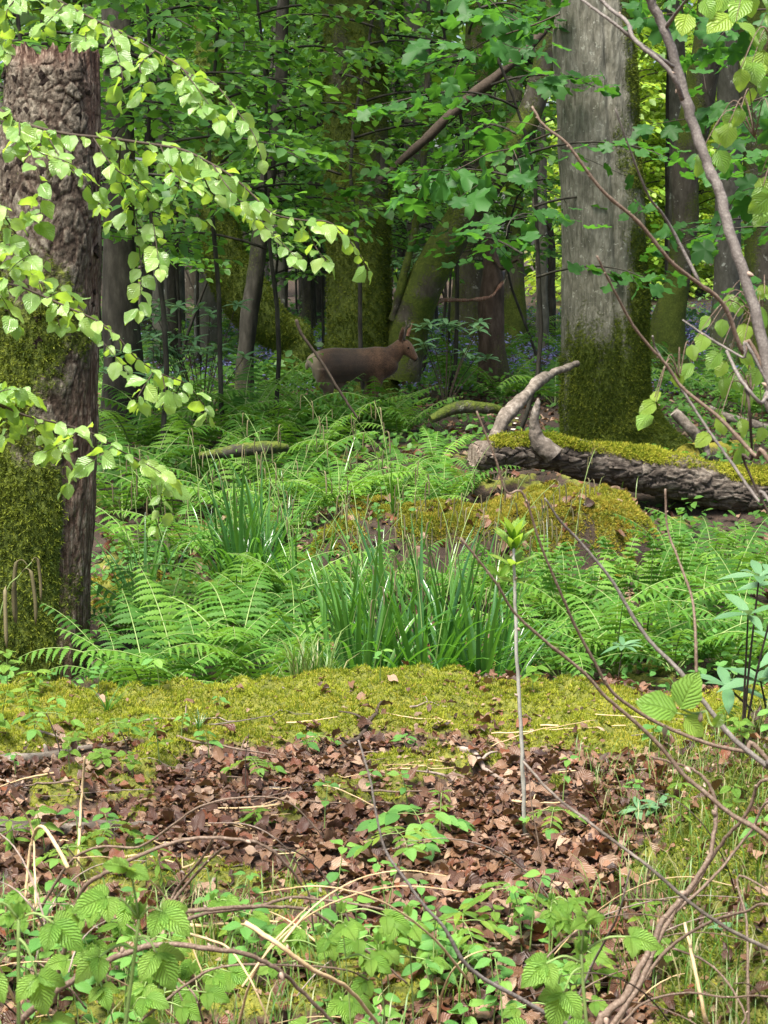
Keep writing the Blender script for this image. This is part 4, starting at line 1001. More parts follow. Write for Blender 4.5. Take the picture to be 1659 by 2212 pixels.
cover('low_cover', 3000, 6.9, 10.8, .045, .20, M['herb'], 'small leafy plants in the hollow behind the bank', 'ground cover', 5, thr=.5)
BELL = (A([0, 0, 0], [.22, .5, .1], [0, 1, 0], [-.22, .5, .1]), [np.array([[0, 1, 2], [0, 2, 3]])])
cover('bluebells', 15000, 18, 33, .055, .42, M['bluebell'], 'violet haze of bluebells under the far trees', 'bluebells', 7, BELL, (290, 1650), .35, .43)

# ------------------------------------------------------------------ sedges
def sblade(seed, bend=1.0, W=.016):
    r = np.random.default_rng(seed); s = np.linspace(0, 1, 12); ph = .05 + bend * s ** 2
    c = np.cumsum(np.stack([.05 * np.sin(s * 3 + seed), np.sin(ph), np.cos(ph)], -1) / 12, 0) - A(0, 0, 1 / 12)
    w = W * (1 - s ** 2.2) * (.7 + .3 * sst(0, .2, s)) + .0006
    T = unit(np.gradient(c, axis=0)); L = unit(np.cross(T, A(0, 0, 1)) + A(1e-3, 0, 0)); L = np.tile(A(1, 0, 0), (12, 1)); N_ = np.cross(L, T)
    V = np.stack([c - L * w[:, None] + N_ * w[:, None] * .5, c, c + L * w[:, None] + N_ * w[:, None] * .5], 1).reshape(-1, 3)
    b = MB(); b.add(V, grid_faces(12, 3, False)); return b.mesh('sedge_blade', M['sedge'])
SB = [sblade(1, .25), sblade(2, .6), sblade(3, 1.1), sblade(4, 1.9), sblade(5, .12)]
M['spk'] = M['spike']
def spike_mesh():
    b = MB(); s = np.linspace(0, 1, 12); c = spline([A(0, 0, 0), A(.10, 0, .10), A(.22, 0, .04), A(.27, 0, -.25), A(.30, 0, -.6), A(.29, 0, -1)], 16); s = np.linspace(0, 1, 16)
    b.tube(c, .036 * np.clip(.22 + sst(.3, .45, s), 0, 1) * (1 - .8 * sst(.9, 1, s)), 7, tint=0.0); return b.mesh('flower_spike', M['spike'])
SPK = spike_mesh()
def sedge(px, d, n, size, label, group=None, stalks=0, spread=.10, hs=1.0):
    p = G(px, d) - A(0, 0, .02); t_ = thing('sedge_clump', label, 'sedge', p, group)
    for k in range(n):
        az = random.uniform(0, 6.283); u_ = random.random(); tilt = .02 + .62 * u_ ** 1.6
        v = random.choice((0, 0, 4, 1, 1) if u_ < .45 else (1, 2, 2, 3, 3))
        part('blade', SB[v], t_, (math.sin(-az) * spread * random.random(), math.cos(az) * spread * random.random(), 0), rotz(az) @ rotx(-tilt), size * random.uniform(.55, 1.1) * (1.0 - .25 * u_))
    for k in range(stalks): stalk(t_, p, random.uniform(.75, 1.15) * hs)
    return t_
def stalk(t_, p, h, az=None, lean=None, nspk=4, sl=.075, pts=None):
    if pts is None:
        az = random.uniform(0, 6.3) if az is None else az; lean = random.uniform(.1, .35) if lean is None else lean
        s = np.linspace(0, 1, 14); o = A(math.cos(az), math.sin(az), 0)
        c = o * (h * (lean * s + .13 * s ** 4))[:, None] + A(0, 0, 1) * (h * (s - .08 * s ** 5))[:, None]
    else: c = pts
    b = MB(); b.tube(c, np.linspace(.0035, .0014, len(c)), 5); sk = part('flower_stalk', b.mesh('flower_stalk', M['greenstem']), t_)
    for k in range(nspk):
        i = len(c) - 1 - int(k * len(c) * .11); a_ = random.uniform(0, 6.3)
        o_ = part('spike', SPK, sk, c[i], rotz(a_), sl * random.uniform(.8, 1.3))
SLAB = 'broad bladed sedge clump standing in the hollow behind the bank'
for px, d, n, s, st in ((715, 7.3, 44, .85, 1), (780, 7.0, 60, .98, 2), (850, 7.4, 60, 1.08, 2), (925, 7.1, 64, 1.05, 2), (990, 7.5, 56, 1.02, 2), (1050, 7.1, 50, .9, 1), (1100, 7.6, 30, .7, 1)):
    sedge(px, d, n, s, SLAB, 'sedges behind the bank', st)
for px, d, n, s, st in ((515, 9.4, 64, .98, 2), (560, 9.6, 56, .92, 2), (290, 8.9, 40, .7, 2), (470, 9.8, 30, .65, 1), (640, 9.0, 26, .7, 1)):
    sedge(px, d, n, s, 'dark green sedge clump growing among the ferns beyond the hollow', 'sedges among the ferns', st)
for px, d in ((360, 9.5), (430, 10.0), (640, 9.2), (700, 9.6), (760, 9.0), (820, 9.4), (880, 9.1), (960, 9.4), (1010, 9.0), (1070, 9.6), (610, 10.4), (530, 10.8), (1240, 9.3), (1190, 9.6), (790, 8.4), (920, 8.5), (850, 10.2), (720, 10.5)):
    p = G(px, d); t_ = thing('sedge_flower', 'tall sedge flower stem with brown drooping spikes above the sedges', 'sedge', p, 'flowering sedge stems')
    for k in range(2): stalk(t_, p, random.uniform(.6, 1.0), nspk=5, sl=random.uniform(.07, .11))
    for k in range(5): part('blade', SB[random.choice((1, 2, 0))], t_, (0, 0, 0), rotz(random.uniform(0, 6.3)) @ rotx(-random.uniform(.05, .5)), random.uniform(.35, .6))
# the drooping spikes by the foot of the stump
p = on_ground(X(-60, 4.6), 4.6); t_ = thing('sedge_flower', 'arching flower stem with pale hanging spikes before the stump foot', 'sedge', p)
stalk(t_, p, 0, pts=spline([A(0, 0, 0), P(-30, 1500, 4.6) - p, P(10, 1290, 4.6) - p, P(40, 1245, 4.6) - p, P(68, 1215, 4.6) - p], 16), nspk=5, sl=.13)

# ------------------------------------------------------------------ small plants
LV = {'ovate': [blade(1, .62, 7, 3, .2, .2, .03, 0, .8, ph=k) for k in range(3)],
      'round': [blade(1, .80, 7, 3, .22, .22, .05, .05, .82, ph=k) for k in range(4)],
      'serr': [blade(1, .72, 13, 5, .22, .25, .03, .06, .72, ph=k) for k in range(3)],
      'lance': [blade(1, .30, 7, 3, .25, .22, .01, 0, .9, ph=k) for k in range(3)]}
ML = {'herb': shared(M['herb'], LV['ovate'], 'herb_leaf'), 'beech': shared(M['beech'], LV['round'], 'beech_leaf'), 'alder': shared(M['alder'], LV['round'], 'young_leaf'),
      'bramble': shared(M['bramble'], LV['serr'], 'bramble_leaf'), 'rhod': shared(M['rhod'], LV['lance'], 'rhododendron_leaf'),
      'ash': shared(M['alder'], LV['lance'], 'ash_leaflet'), 'syc': shared(M['syc'], SYCT, 'sycamore_leaf'), 'sycb': shared(M['bramble'], SYCT, 'seedling_leaf')}

def stem_part(name, parent, pts, r0, r1, mat, sides=6, n=16, knots=0.0):
    c = spline(pts, n); rad = np.linspace(r0, r1, n)
    if knots: rad = rad * (1 + knots * (np.random.default_rng(int(abs(c[0, 0]) * 1e4)).random(n) ** 3))
    b = MB(); b.tube(c, rad, sides); return part(name, b.mesh(name, mat), parent)

def herb(p, h, tiers, leaf, kind, label, cat, group, lean=.15, per=2, name='seedling', droop=-.1):
    t_ = thing(name, label, cat, p, group); az = random.uniform(0, 6.3)
    top = A(math.cos(az) * lean * h, math.sin(az) * lean * h, h)
    stem_part('stem', t_, [A(0, 0, -.01), top * A(.3, .3, .55), top], .0022, .0012, M['greenstem'], 5, 7)
    for k in range(tiers):
        f = 1 - k * .28; a0 = random.uniform(0, 6.3); o = top * A(f * f, f * f, f)
        for q in range(per if k or per > 2 else per + 1):
            a = a0 + q * 2 * math.pi / (per if k or per > 2 else per + 1) + random.uniform(-.25, .25)
            dd = A(math.cos(a), math.sin(a), random.uniform(-.25, .35) + droop); nn = A(0, -.25, 1) + .2 * np.random.default_rng(q).normal(size=3)
            part('leaf', random.choice(ML[kind]), t_, o + dd * .006, frames(dd, nn)[0], leaf * random.uniform(.7, 1.15))
    return t_
r = np.random.default_rng(31)
HG = 'seedlings on the bank'
spots = []
for k in range(480):
    y = r.uniform(3.3, 6.0); px = r.uniform(-160, 1900); x = X(px, y)
    w = .16 + .75 * sst(3.95, 3.4, y) + .6 * (px < 330) * (y > 4.2) + .5 * (px > 1300) * (y < 4)
    if r.random() < w * .55 and all((x - a) ** 2 + (y - b_) ** 2 > .006 for a, b_ in spots): spots.append((x, y))
for k, (x, y) in enumerate(spots[:185]):
    p = on_ground(x, y); h = float(r.uniform(.05, .16))
    kind = ('herb', 'herb', 'ash', 'bramble')[k % 4]
    lab = {'herb': 'small green woodland seedling with paired oval leaves on the bank', 'ash': 'small ash seedling with narrow bright leaflets on the bank', 'bramble': 'small bramble seedling with toothed leaves on the bank'}[kind]
    herb(p, h, 3 if kind == 'ash' else 2, float(r.uniform(.028, .05)) * (1.15 if kind != 'herb' else 1), kind, lab, 'seedling', HG + ' ' + kind, per=3 if kind == 'bramble' else 2 if kind == 'herb' else 5)
# taller pinnate ash seedlings that stand clear of the litter
def ash(px, py, d, L, label, nleaf=4, flop=.25):
    p = G(px, d); top = P(px, py, d); t_ = thing('ash_seedling', label, 'seedling', p)
    stem_part('stem', t_, [A(0, 0, 0), (top - p) * .5 + A(.01, 0, 0), top - p], .003, .0016, M['darktwig'], 6, 8)
    for q in range(nleaf):
        a = q * 2 * math.pi / nleaf + random.uniform(-.3, .3); o = A(math.cos(a), math.sin(a) * .7, flop + random.uniform(-.2, .15)); o = unit(o)
        c = (top - p) + o * (L * np.linspace(0, 1, 5))[:, None] - A(0, 0, 1) * (.5 * L * np.linspace(0, 1, 5) ** 2)[:, None]
        st = stem_part('leaf_stalk', t_, c, .0012, .0008, M['greenstem'], 4, 6)
        sd = unit(np.cross(o, A(0, 0, 1)))
        for k in range(2, 5):
            for e in (-1, 1):
                part('leaflet', random.choice(ML['ash' if L < .1 else 'herb']), st, c[k], frames(sd * e * .9 + o * .6 - A(0, 0, .25), A(0, -.3, 1))[0], L * random.uniform(.42, .6))
        part('leaflet', random.choice(ML['herb']), st, c[4], frames(o - A(0, 0, .5), A(0, -.3, 1))[0], L * .6)
for px, py, d, L, lab in ((900, 1760, 4.3, .11, 'ash seedling with drooping leaflets at the middle of the litter'), (860, 1800, 4.1, .09, 'shorter ash seedling close beside the drooping one'),
                          (1195, 1750, 4.4, .07, 'ash seedling with upright leaves right of the pale sapling stem'), (545, 1640, 4.9, .07, 'slim ash seedling with tiered leaflets in the litter'),
                          (145, 1830, 4.0, .06, 'ash seedling beside the old branch on the left of the litter'), (235, 1790, 4.2, .06, 'ash seedling between the old branch and the straw stalk'),
                          (1100, 1920, 3.7, .08, 'bright ash seedling with spread leaves below the pale sapling stem'), (1000, 1990, 3.5, .08, 'green ash seedling among the low leaves below the litter'),
                          (250, 1560, 5.1, .05, 'leafy seedling on the moss in front of the stump'), (100, 1540, 5.0, .08, 'spreading pale seedling at the foot of the bank beside the stump'), (690, 1590, 5.2, .05, 'seedling growing up through the moss carpet')):
    ash(px, py, d, L, lab)

# ------------------------------------------------------------------ rhododendron
def rhod(px, py, d, leaf, heads, label, stem=True, name='rhododendron', spread=.2, nl=8):
    p = G(px, d); top = P(px, py, d); t_ = thing(name, label, 'rhododendron', p)
    for h_ in range(heads):
        e = top - p + (A(random.uniform(-1, 1), random.uniform(-.6, .6), random.uniform(-.9, .1)) * spread if h_ else 0)
        stem_part('stem', t_, [A(0, 0, 0), e * A(.4, .4, .5), e], .0042 * leaf / .12, .0026 * leaf / .12, M['darktwig'], 6, 9)
        a0 = random.uniform(0, 6.3)
        for q in range(nl):
            a = a0 + q * 2.4; up_ = .55 if q > nl - 4 else random.uniform(-.25, .25)
            part('leaf', random.choice(ML['rhod']), t_, e, frames(A(math.cos(a), math.sin(a), up_), A(0, -.2, 1))[0], leaf * random.uniform(.75, 1.15))
rhod(430, 665, 14.5, .15, 22, 'dark rhododendron bush in front of the bent mossy trunk', spread=.5)
rhod(330, 730, 13.8, .14, 14, 'low rhododendron bush near the dark trunk beside the stump', spread=.4)
rhod(965, 700, 16.6, .16, 12, 'rhododendron shoot beside the deer head', spread=.42)
rhod(920, 545, 20, .17, 10, 'rhododendron behind the slanting mossy limb', spread=.5)
rhod(1345, 1395, 6.35, .085, 1, 'rhododendron seedling with a single whorl of leaves on the moss crest', nl=9)
rhod(1640, 1245, 4.6, .12, 3, 'rhododendron shoot with pale shiny leaves at the right of the ferns', spread=.16, nl=7)
rhod(1700, 1400, 5.2, .15, 3, 'rhododendron with long hanging leaves below the pale shoot', spread=.2, nl=7)
rhod(1425, 1740, 4.5, .075, 2, 'small rhododendron at the edge of the leaf litter', spread=.07, nl=7)
rhod(1610, 2005, 3.3, .085, 3, 'rhododendron in the grass of the mossy hump', spread=.09, nl=7)

# ------------------------------------------------------------------ grass
def grass_field(n, x0, x1, y0, y1, size, label, seed, thr=0.0):
    r = np.random.default_rng(seed); y = r.uniform(y0, y1, n); x = r.uniform(x0, x1, n)
    k = fbm(np.stack([x, y, 0 * x], -1) * 3, 3, seed) > thr; x, y = x[k], y[k]; n = len(x)
    pos = np.stack([x, y, gz(x, y)], -1); az = r.uniform(0, 6.283, n); o = np.stack([np.cos(az), np.sin(az), 0 * az], -1)
    V = A([-.012, 0, 0], [.012, 0, 0], [.011, .10, .42], [-.011, .10, .42], [0, .40, .78], [.008, .26, .66], [-.008, .26, .66], [0, .52, .74])
    F = [np.array([[0, 1, 2, 3], [3, 2, 5, 6]]), np.array([[6, 5, 7]])]
    R = np.stack([np.stack([o[:, 1], -o[:, 0], 0 * az], -1), o, np.tile(A(0, 0, 1), (n, 1))], -1)
    b = MB(); b.scatter((V, F), pos, R, size * r.uniform(.4, 1.2, n))
    return solo('grass', b.mesh('grass', M['grass']), label, 'grass', kind='stuff')
grass_field(4200, .60, 2.0, 2.7, 5.1, .11, 'thin wispy grass on the mossy hump beside the litter', 3)
grass_field(2600, -1.0, .7, 2.7, 3.9, .14, 'thin grass among the low leaves below the litter', 4, .48)
grass_field(1500, X(330, 6.5), X(560, 6.5), 6.2, 6.9, .26, 'fine bright grass tuft behind the moss crest', 5)
grass_field(700, X(630, 6.4), X(720, 6.4), 6.1, 6.6, .28, 'pale grass tuft beside the sedges', 6)
grass_field(260, -2.2, 2.4, 6.9, 10.5, .30, 'long loose grass between the ferns', 7, .5)
for px, d, s in ((205, 5.6, .16), (410, 5.4, .10), (150, 1.0, 0)):
    if s == 0: continue
    p = G(px, d); t_ = thing('grass_tuft', ['small grass tuft on the moss beside the seedling', 'dark green rush tuft growing from the moss crest'][s > .12], 'grass', p)
    for k in range(26): part('blade', SB[random.choice((0, 1, 2))], t_, (0, 0, 0), rotz(random.uniform(0, 6.3)) @ rotx(-random.uniform(.1, .8)), s * random.uniform(.5, 1))

# ------------------------------------------------------------------ sticks on the ground
def ground_stick(x0, y0, x1, y1, rad, label, group=None, mat=None, lift=.01, name='fallen_stick', arch=0.0):
    n = 14; s = np.linspace(0, 1, n); q = np.random.default_rng(int(1e3 * abs(x0 + y1 * 3.1)) + 1)
    L = math.hypot(x1 - x0, y1 - y0); per = A(-(y1 - y0), x1 - x0) / max(L, 1e-3); w = .05 * L * np.sin(s * q.uniform(3, 7) + q.uniform(0, 6)) + .012 * L * q.normal(size=n)
    x = x0 + (x1 - x0) * s + per[0] * w; y = y0 + (y1 - y0) * s + per[1] * w
    z0, z1_ = gz(np.array([x0, x1]), np.array([y0, y1])); z = np.maximum(gz(x, y) + rad * .6, z0 * (1 - s) + z1_ * s + lift) + arch * np.sin(np.pi * s)
    c = np.stack([x, y, z], -1); t_ = thing(name, label, 'stick', c[0], group); b = MB(); b.tube(c, rad * (1 - .55 * s), 7); part('wood', b.mesh('stick_wood', mat or M['stick'], origin=c[0]), t_)
    if rad > .004:
        b = MB(); o = c[7]; e = o + A(per[0], per[1], .25) * L * .22; b.tube(spline([o, (o + e) / 2 + A(0, 0, .01), e], 6), np.linspace(rad * .5, rad * .2, 6), 5); part('side_twig', b.mesh('side_twig', mat or M['stick'], origin=c[0]), t_)
def gp(px, d): return X(px, d), d
ground_stick(*gp(-60, 5.05), *gp(170, 5.15), .022, 'weathered pale branch lying on the moss at the left of the bank', None, M['deadwood'], .01)
ground_stick(*gp(-60, 4.38), *gp(300, 4.45), .030, 'thick dark rotting branch sunk in the leaf litter', None, M['log'], .0)
ground_stick(*gp(720, 5.1), *gp(830, 5.55), .010, 'short dark stick lying on the moss carpet', None, M['darktwig'])
ground_stick(*gp(960, 5.1), *gp(1110, 4.85), .013, 'broken grey stick beside the pale sapling stem', None, M['stick'])
ground_stick(*gp(540, 6.15), *gp(640, 6.2), .006, 'thin grey twig lying along the crest behind the moss', None, M['stick'])
ground_stick(*gp(730, 6.25), *gp(790, 6.2), .008, 'bleached twig below the sedge clump', None, M['deadwood'])
r = np.random.default_rng(41)
for k in range(60):
    y = float(r.uniform(3.4, 5.5)); px = float(r.uniform(0, 1400)); a = float(r.uniform(-.5, .5) + (math.pi if r.random() < .5 else 0)); L = float(r.uniform(.08, .4))
    ground_stick(X(px, y), y, X(px, y) + math.cos(a) * L, y + math.sin(a) * L, float(r.uniform(.0015, .005)), 'thin bare twig lying on the brown leaf litter', 'twigs on the litter', random.choice((M['stick'], M['straw'], M['deadwood'], M['cane'])), float(r.uniform(.005, .03)))
for k in range(22):
    y = float(r.uniform(4.05, 4.9)); px = float(r.uniform(300, 1050)); a = float(r.normal() * .25); L = float(r.uniform(.1, .3))
    ground_stick(X(px, y), y, X(px, y) + math.cos(a) * L, y + math.sin(a) * L, float(r.uniform(.0012, .0025)), 'dry straw stem lying across the leaf litter', 'straw on the litter', M['straw'], .015)

# ------------------------------------------------------------------ sprays of leaves on twigs
def dpath(pts, d0, amp=.12, seed=0, off=(0, 0), sc=.5):
    """raster polyline -> world polyline near distance d0, wandering a little in depth"""
    n = len(pts); w = d0 + amp * np.sin(np.linspace(0, 3.5, n) + seed)
    return [P(off[0] + sc * x, off[1] + sc * y, w[k]) for k, (x, y) in enumerate(pts)]

def leaves_along(t_, base, c, kind, size, gap, start=.0, flat=.35, seed=0, droop=.35, skip=.0, tip=True, mat='leaf'):
    q = np.random.default_rng(seed); T = unit(np.gradient(c, axis=0)); seg = np.r_[0, np.cumsum(np.linalg.norm(np.diff(c, axis=0), axis=1))]
    L = seg[-1]; pos = np.arange(start * L + gap * .5, L, gap); sgn = 1
    for s in pos:
        sgn = -sgn
        if q.random() < skip: continue
        o = A(*[np.interp(s, seg, c[:, a]) for a in range(3)]); tg = A(*[np.interp(s, seg, T[:, a]) for a in range(3)])
        lat = unit(np.cross(tg, A(0, 0, 1)) + 1e-4) * sgn
        dd = unit(tg * .55 + lat * .75 + A(0, 0, -droop + q.normal() * .35) + A(0, -.15, 0)); nn = unit(A(0, -flat, .8) + .65 * q.normal(size=3))
        pl_ = size * .22
        part(mat, ML[kind][q.integers(len(ML[kind]))], t_, o + dd * pl_ * .5 - base, frames(dd, nn)[0], float(size * q.uniform(.5, 1.22)))
    if tip: part(mat, ML[kind][0], t_, c[-1] - base, frames(T[-1] + A(0, 0, -.3), A(0, -.5, 1))[0], float(size * .8))

def spray(name, label, cat, main, subs, kind, size, gap, r0, mat, d0, seed=0, off=(0, 0), sc=.5, group=None, amp=.12, mainskip=.0, start=0.0, droop=.35):
    pw = dpath(main, d0, amp, seed, off, sc)
    if kind == 'beech': pw = [pw[0] + A(-1.25, .25, .55), pw[0] + A(-.6, .1, .25)] + pw
    c = spline(pw, 90); base = c[0]
    t_ = thing(name, label, cat, base, group); b = MB(); b.tube(c, np.linspace(r0 * (1.3 if kind == 'beech' else 1), r0 * .3, 90), 6)
    part('branch', b.mesh('branch', mat, origin=base), t_)
    leaves_along(t_, base, c, kind, size, gap, start, seed=seed, skip=mainskip, droop=droop)
    for k, sp in enumerate(subs):
        cs = spline(dpath(sp, d0, amp, seed + k + 1, off, sc), 26)
        i = np.argmin(np.linalg.norm(c - cs[0], axis=1)); cs = cs + (c[i] - cs[0]) * np.linspace(1, 0, 26)[:, None] if np.linalg.norm(c[i] - cs[0]) < .5 else cs
        b = MB(); b.tube(cs, np.linspace(r0 * .5, r0 * .2, 26), 5); part('twig', b.mesh('twig', mat, origin=base), t_)
        leaves_along(t_, base, cs, kind, size, gap, .05, seed=seed * 7 + k, droop=droop)
    return t_
BE = M['darktwig']
spray('beech_branch', 'bright beech branch arching down from above the stump top', 'branch', [(-60, -60), (120, -10), (240, 0), (340, 50), (480, 120), (620, 190), (740, 260), (820, 320), (910, 350), (980, 420), (1040, 500), (1100, 590), (1130, 690)],
      [[(480, 120), (500, 200), (530, 330), (520, 430)], [(620, 190), (570, 260), (600, 330), (610, 400)], [(120, -10), (60, 60), (80, 130), (40, 170)], [(60, -30), (10, 40), (-20, 130), (20, 230)], [(340, 50), (330, 110), (370, 180)], [(820, 320), (850, 400), (870, 470)], [(910, 350), (930, 430), (960, 540)], [(240, 0), (210, 60), (170, 130)], [(740, 260), (760, 330), (830, 370)]],
      'beech', .043, .0215, .0036, BE, 4.1, 1)
spray('beech_branch', 'long bright beech branch crossing the stump and reaching toward the deer', 'branch', [(-80, 440), (0, 480), (80, 520), (160, 550), (300, 580), (450, 595), (600, 615), (780, 645), (880, 690), (1000, 760), (1090, 840), (1170, 920), (1300, 950), (1420, 960), (1500, 1030), (1560, 1110), (1590, 1170)],
      [[(160, 550), (240, 680), (340, 770), (420, 860), (450, 900)], [(300, 580), (420, 720), (560, 790), (700, 890), (890, 950)], [(600, 615), (700, 720), (850, 770), (970, 800)], [(880, 690), (940, 850), (1060, 900), (1180, 1010), (1290, 1120)], [(1340, 955), (1370, 1060), (1410, 1130)],
       [(-40, 600), (60, 680), (150, 720), (300, 740), (430, 810)], [(-40, 700), (60, 790), (140, 870), (170, 960)], [(80, 520), (120, 590), (200, 640)], [(450, 595), (520, 700), (560, 840), (480, 960)], [(420, 900), (440, 1000), (520, 1080), (560, 1150), (590, 1250), (600, 1340)], [(560, 960), (650, 1060), (690, 1160)], [(780, 645), (800, 760), (840, 800)], [(1000, 760), (1040, 850), (1110, 950)], [(-40, 480), (20, 560), (60, 640)], [(700, 640), (740, 800), (720, 920)]],
      'beech', .043, .0215, .004, BE, 4.0, 2)
spray('beech_branch', 'bright beech branch hanging across the mossy middle of the stump', 'branch', [(-90, 120), (0, 145), (80, 160), (180, 200), (300, 255), (420, 310), (500, 370), (560, 440), (600, 480), (700, 540), (800, 580), (870, 660), (905, 720)],
      [[(180, 200), (150, 120), (60, 60)], [(80, 160), (60, 40), (-20, -30)], [(300, 255), (270, 300), (260, 340)], [(420, 310), (480, 400), (560, 540)], [(-60, 200), (20, 260), (60, 330)], [(600, 480), (560, 620), (620, 670)], [(700, 540), (720, 620), (760, 650)], [(180, 200), (260, 180), (340, 220)]],
      'beech', .043, .0215, .003, BE, 3.9, 3, (0, 538))
spray('beech_branch', 'lowest bright beech branch drooping in front of the mossy stump', 'branch', [(-90, 640), (0, 670), (100, 715), (220, 745), (300, 765), (420, 805), (520, 870), (640, 935), (690, 1010), (695, 1120), (680, 1200)],
      [[(100, 715), (160, 780), (240, 850), (280, 920), (290, 1010)], [(0, 560), (30, 560), (90, 600)], [(220, 745), (250, 800), (190, 880)], [(300, 765), (320, 860), (330, 960)], [(0, 670), (80, 620), (120, 640)], [(640, 935), (720, 980), (750, 1020)], [(-40, 700), (20, 780), (10, 830)]],
      'beech', .048, .023, .0028, BE, 3.7, 4, (0, 538))
spray('beech_branch', 'beech twig dangling at the left edge of the stump', 'branch', [(-80, 860), (-10, 900), (50, 980), (110, 1080), (180, 1150), (270, 1230)], [[(50, 980), (90, 960), (150, 930)], [(-10, 900), (0, 1000), (40, 1060)], [(110, 1080), (60, 1130), (20, 1200)]], 'beech', .045, .036, .0025, BE, 3.9, 5)

# ---- sycamore leaves between the trunks -------------------------------------
def syc(name, label, main, subs, d, size, seed, off, gap=.14, r0=.006):
    return spray(name, label, 'branch', main, subs, 'syc', size, gap, r0, M['darktwig'], d, seed, off, .5, None, .3, .0, .1, .55)
O2 = (829.5, 0)
syc('sycamore_branch', 'dark sycamore branch with big lobed leaves left of the grey trunk', [(760, 60), (640, 110), (520, 150), (420, 190), (330, 260), (300, 330)], [[(640, 110), (560, 60), (430, 40)], [(520, 150), (560, 260), (640, 300), (720, 330)], [(420, 190), (300, 160), (180, 170)], [(640, 110), (680, 180), (740, 190)], [(560, 60), (480, -20), (380, -60)]], 10.2, .20, 11, O2)
syc('sycamore_branch', 'sycamore branch whose largest lobed leaf hangs low beside the snag', [(760, 560), (660, 600), (560, 640), (460, 660), (380, 700), (300, 740), (220, 780)], [[(460, 660), (400, 780), (330, 850)], [(660, 600), (640, 700), (590, 750)], [(300, 740), (200, 730), (90, 740)], [(220, 780), (130, 820), (60, 850)], [(560, 640), (500, 560), (420, 540)]], 9.2, .20, 12, O2)
syc('sycamore_branch', 'sycamore branch with lobed leaves right of the grey trunk', [(1800, 360), (1640, 420), (1500, 460), (1380, 500), (1260, 520), (1150, 540)], [[(1640, 420), (1560, 520), (1480, 600)], [(1500, 460), (1420, 400), (1380, 320)], [(1640, 420), (1600, 700), (1550, 830)], [(1640, 800), (1520, 850), (1420, 1060)]], 10.0, .20, 13, O2)
syc('sycamore_branch', 'sycamore branch with lobed leaves across the top right of the wood', [(1800, 60), (1640, 40), (1500, 60), (1360, 90), (1250, 60), (1120, 80)], [[(1500, 60), (1440, 150), (1400, 230)], [(1360, 90), (1300, 20), (1240, -40)], [(1640, 40), (1620, 130), (1560, 190)], [(1250, 60), (1180, 20), (1100, 10)]], 9.6, .19, 14, O2)

# ---- bright young leaves and twigs at the right ------------------------------
def twig(label, pts, d, r0, r1, mat, off=(0, 0), sc=.5, seed=0, amp=.06, buds=0, name='bare_twig', cat='twig', group=None, side=()):
    pw = dpath(pts, d, amp, seed, off, sc)
    if pw[-1][0] > .215 * pw[-1][1] and name != 'withered_cane':          # the shrub it grows from stands just right of the view
        root = A(.93 + .05 * math.sin(seed), 2.55 + .08 * math.cos(seed * 2.1), .12); pw = pw + [pw[-1] * .55 + root * .45 + A(.10, 0, .02), root]
    c = spline(pw, max(24, 6 * len(pw))); base = c[0]; n = len(c)
    t_ = thing(name, label, cat, base, group); b = MB(); q = np.random.default_rng(seed)
    rad = np.linspace(r0, r1, n) * (1 + .16 * (q.random(n) > .9))
    c2 = c + q.normal(size=c.shape) * r0 * .12; b.tube(c2, rad, 8); part('stem', b.mesh('twig_stem', mat, origin=base), t_)
    for k, sp in enumerate(side):
        cs = spline(dpath(sp, d, amp, seed, off, sc), 16); i = np.argmin(np.linalg.norm(c - cs[0], axis=1)); cs += (c[i] - cs[0]) * np.linspace(1, 0, 16)[:, None]
        b = MB(); b.tube(cs, np.linspace(r0 * .55, r0 * .25, 16), 6); part('side_twig', b.mesh('side_twig', mat, origin=base), t_)
    for k in range(buds):
        i = int(n * (k + .5) / buds); T = unit(c[min(i + 1, n - 1)] - c[i - 1]); o = A(q.normal(), -.2, q.normal()); o = unit(o - T * np.dot(o, T))
        part('bud', BUD, t_, c[i] - base, frames(T * .8 * (1 if k % 2 else -1) + o, A(0, -1, 0))[0], float(max(r0, .002) * q.uniform(2.2, 3.2)))
    return t_, c
b = MB(); s = np.linspace(0, 1, 8); b.tube(np.stack([0 * s, s * .9, 0 * s], -1), .22 * np.sin(np.pi * np.clip(s * .9 + .08, 0, 1)) + .01, 7); BUD = b.mesh('bud', M['bud'])
O4 = (829.5, 538); O6 = (829.5, 1076); O8 = (829.5, 1614); O7 = (0, 1614)
tw = M['twig']
twig('thick smooth grey twig sweeping down in front of the wood with a fork', [(1120, -80), (1150, 0), (1210, 120), (1270, 300), (1330, 520), (1390, 690), (1450, 830), (1500, 1020), (1580, 1255), (1640, 1500), (1680, 1700), (1720, 1850)], 2.8, .0078, .0105, tw, O2, seed=1, buds=6, name='grey_twig',
     side=[[(1220, 115), (1260, 60), (1320, -20)], [(1680, 1620), (1720, 1560), (1790, 1480)]])
twig('pale reddish twig joining the thick grey twig from above', [(900, -40), (980, 40), (1050, 95), (1085, 175), (1200, 270), (1260, 350), (1288, 430)], 2.7, .0028, .0042, tw, O2, seed=2, buds=2)
twig('slim pale twig crossing the trunk just below the reddish one', [(800, -40), (870, 10), (980, 90), (1080, 170), (1150, 220), (1250, 290)], 2.75, .002, .0034, tw, O2, seed=3, buds=2)
twig('red brown budded twig slanting across the grey trunk', [(640, 460), (690, 540), (790, 620), (870, 730), (960, 840), (1100, 960), (1240, 1130), (1360, 1225), (1470, 1320), (1550, 1520), (1640, 1600)], 2.7, .0018, .0046, M['cane'], O2, seed=4, buds=9)
twig('straight brown twig on the mossy edge of the grey trunk', [(1000, 470), (1060, 640), (1140, 840), (1200, 920), (1260, 1020), (1360, 1215)], 2.7, .0012, .003, tw, O2, seed=5, buds=3)
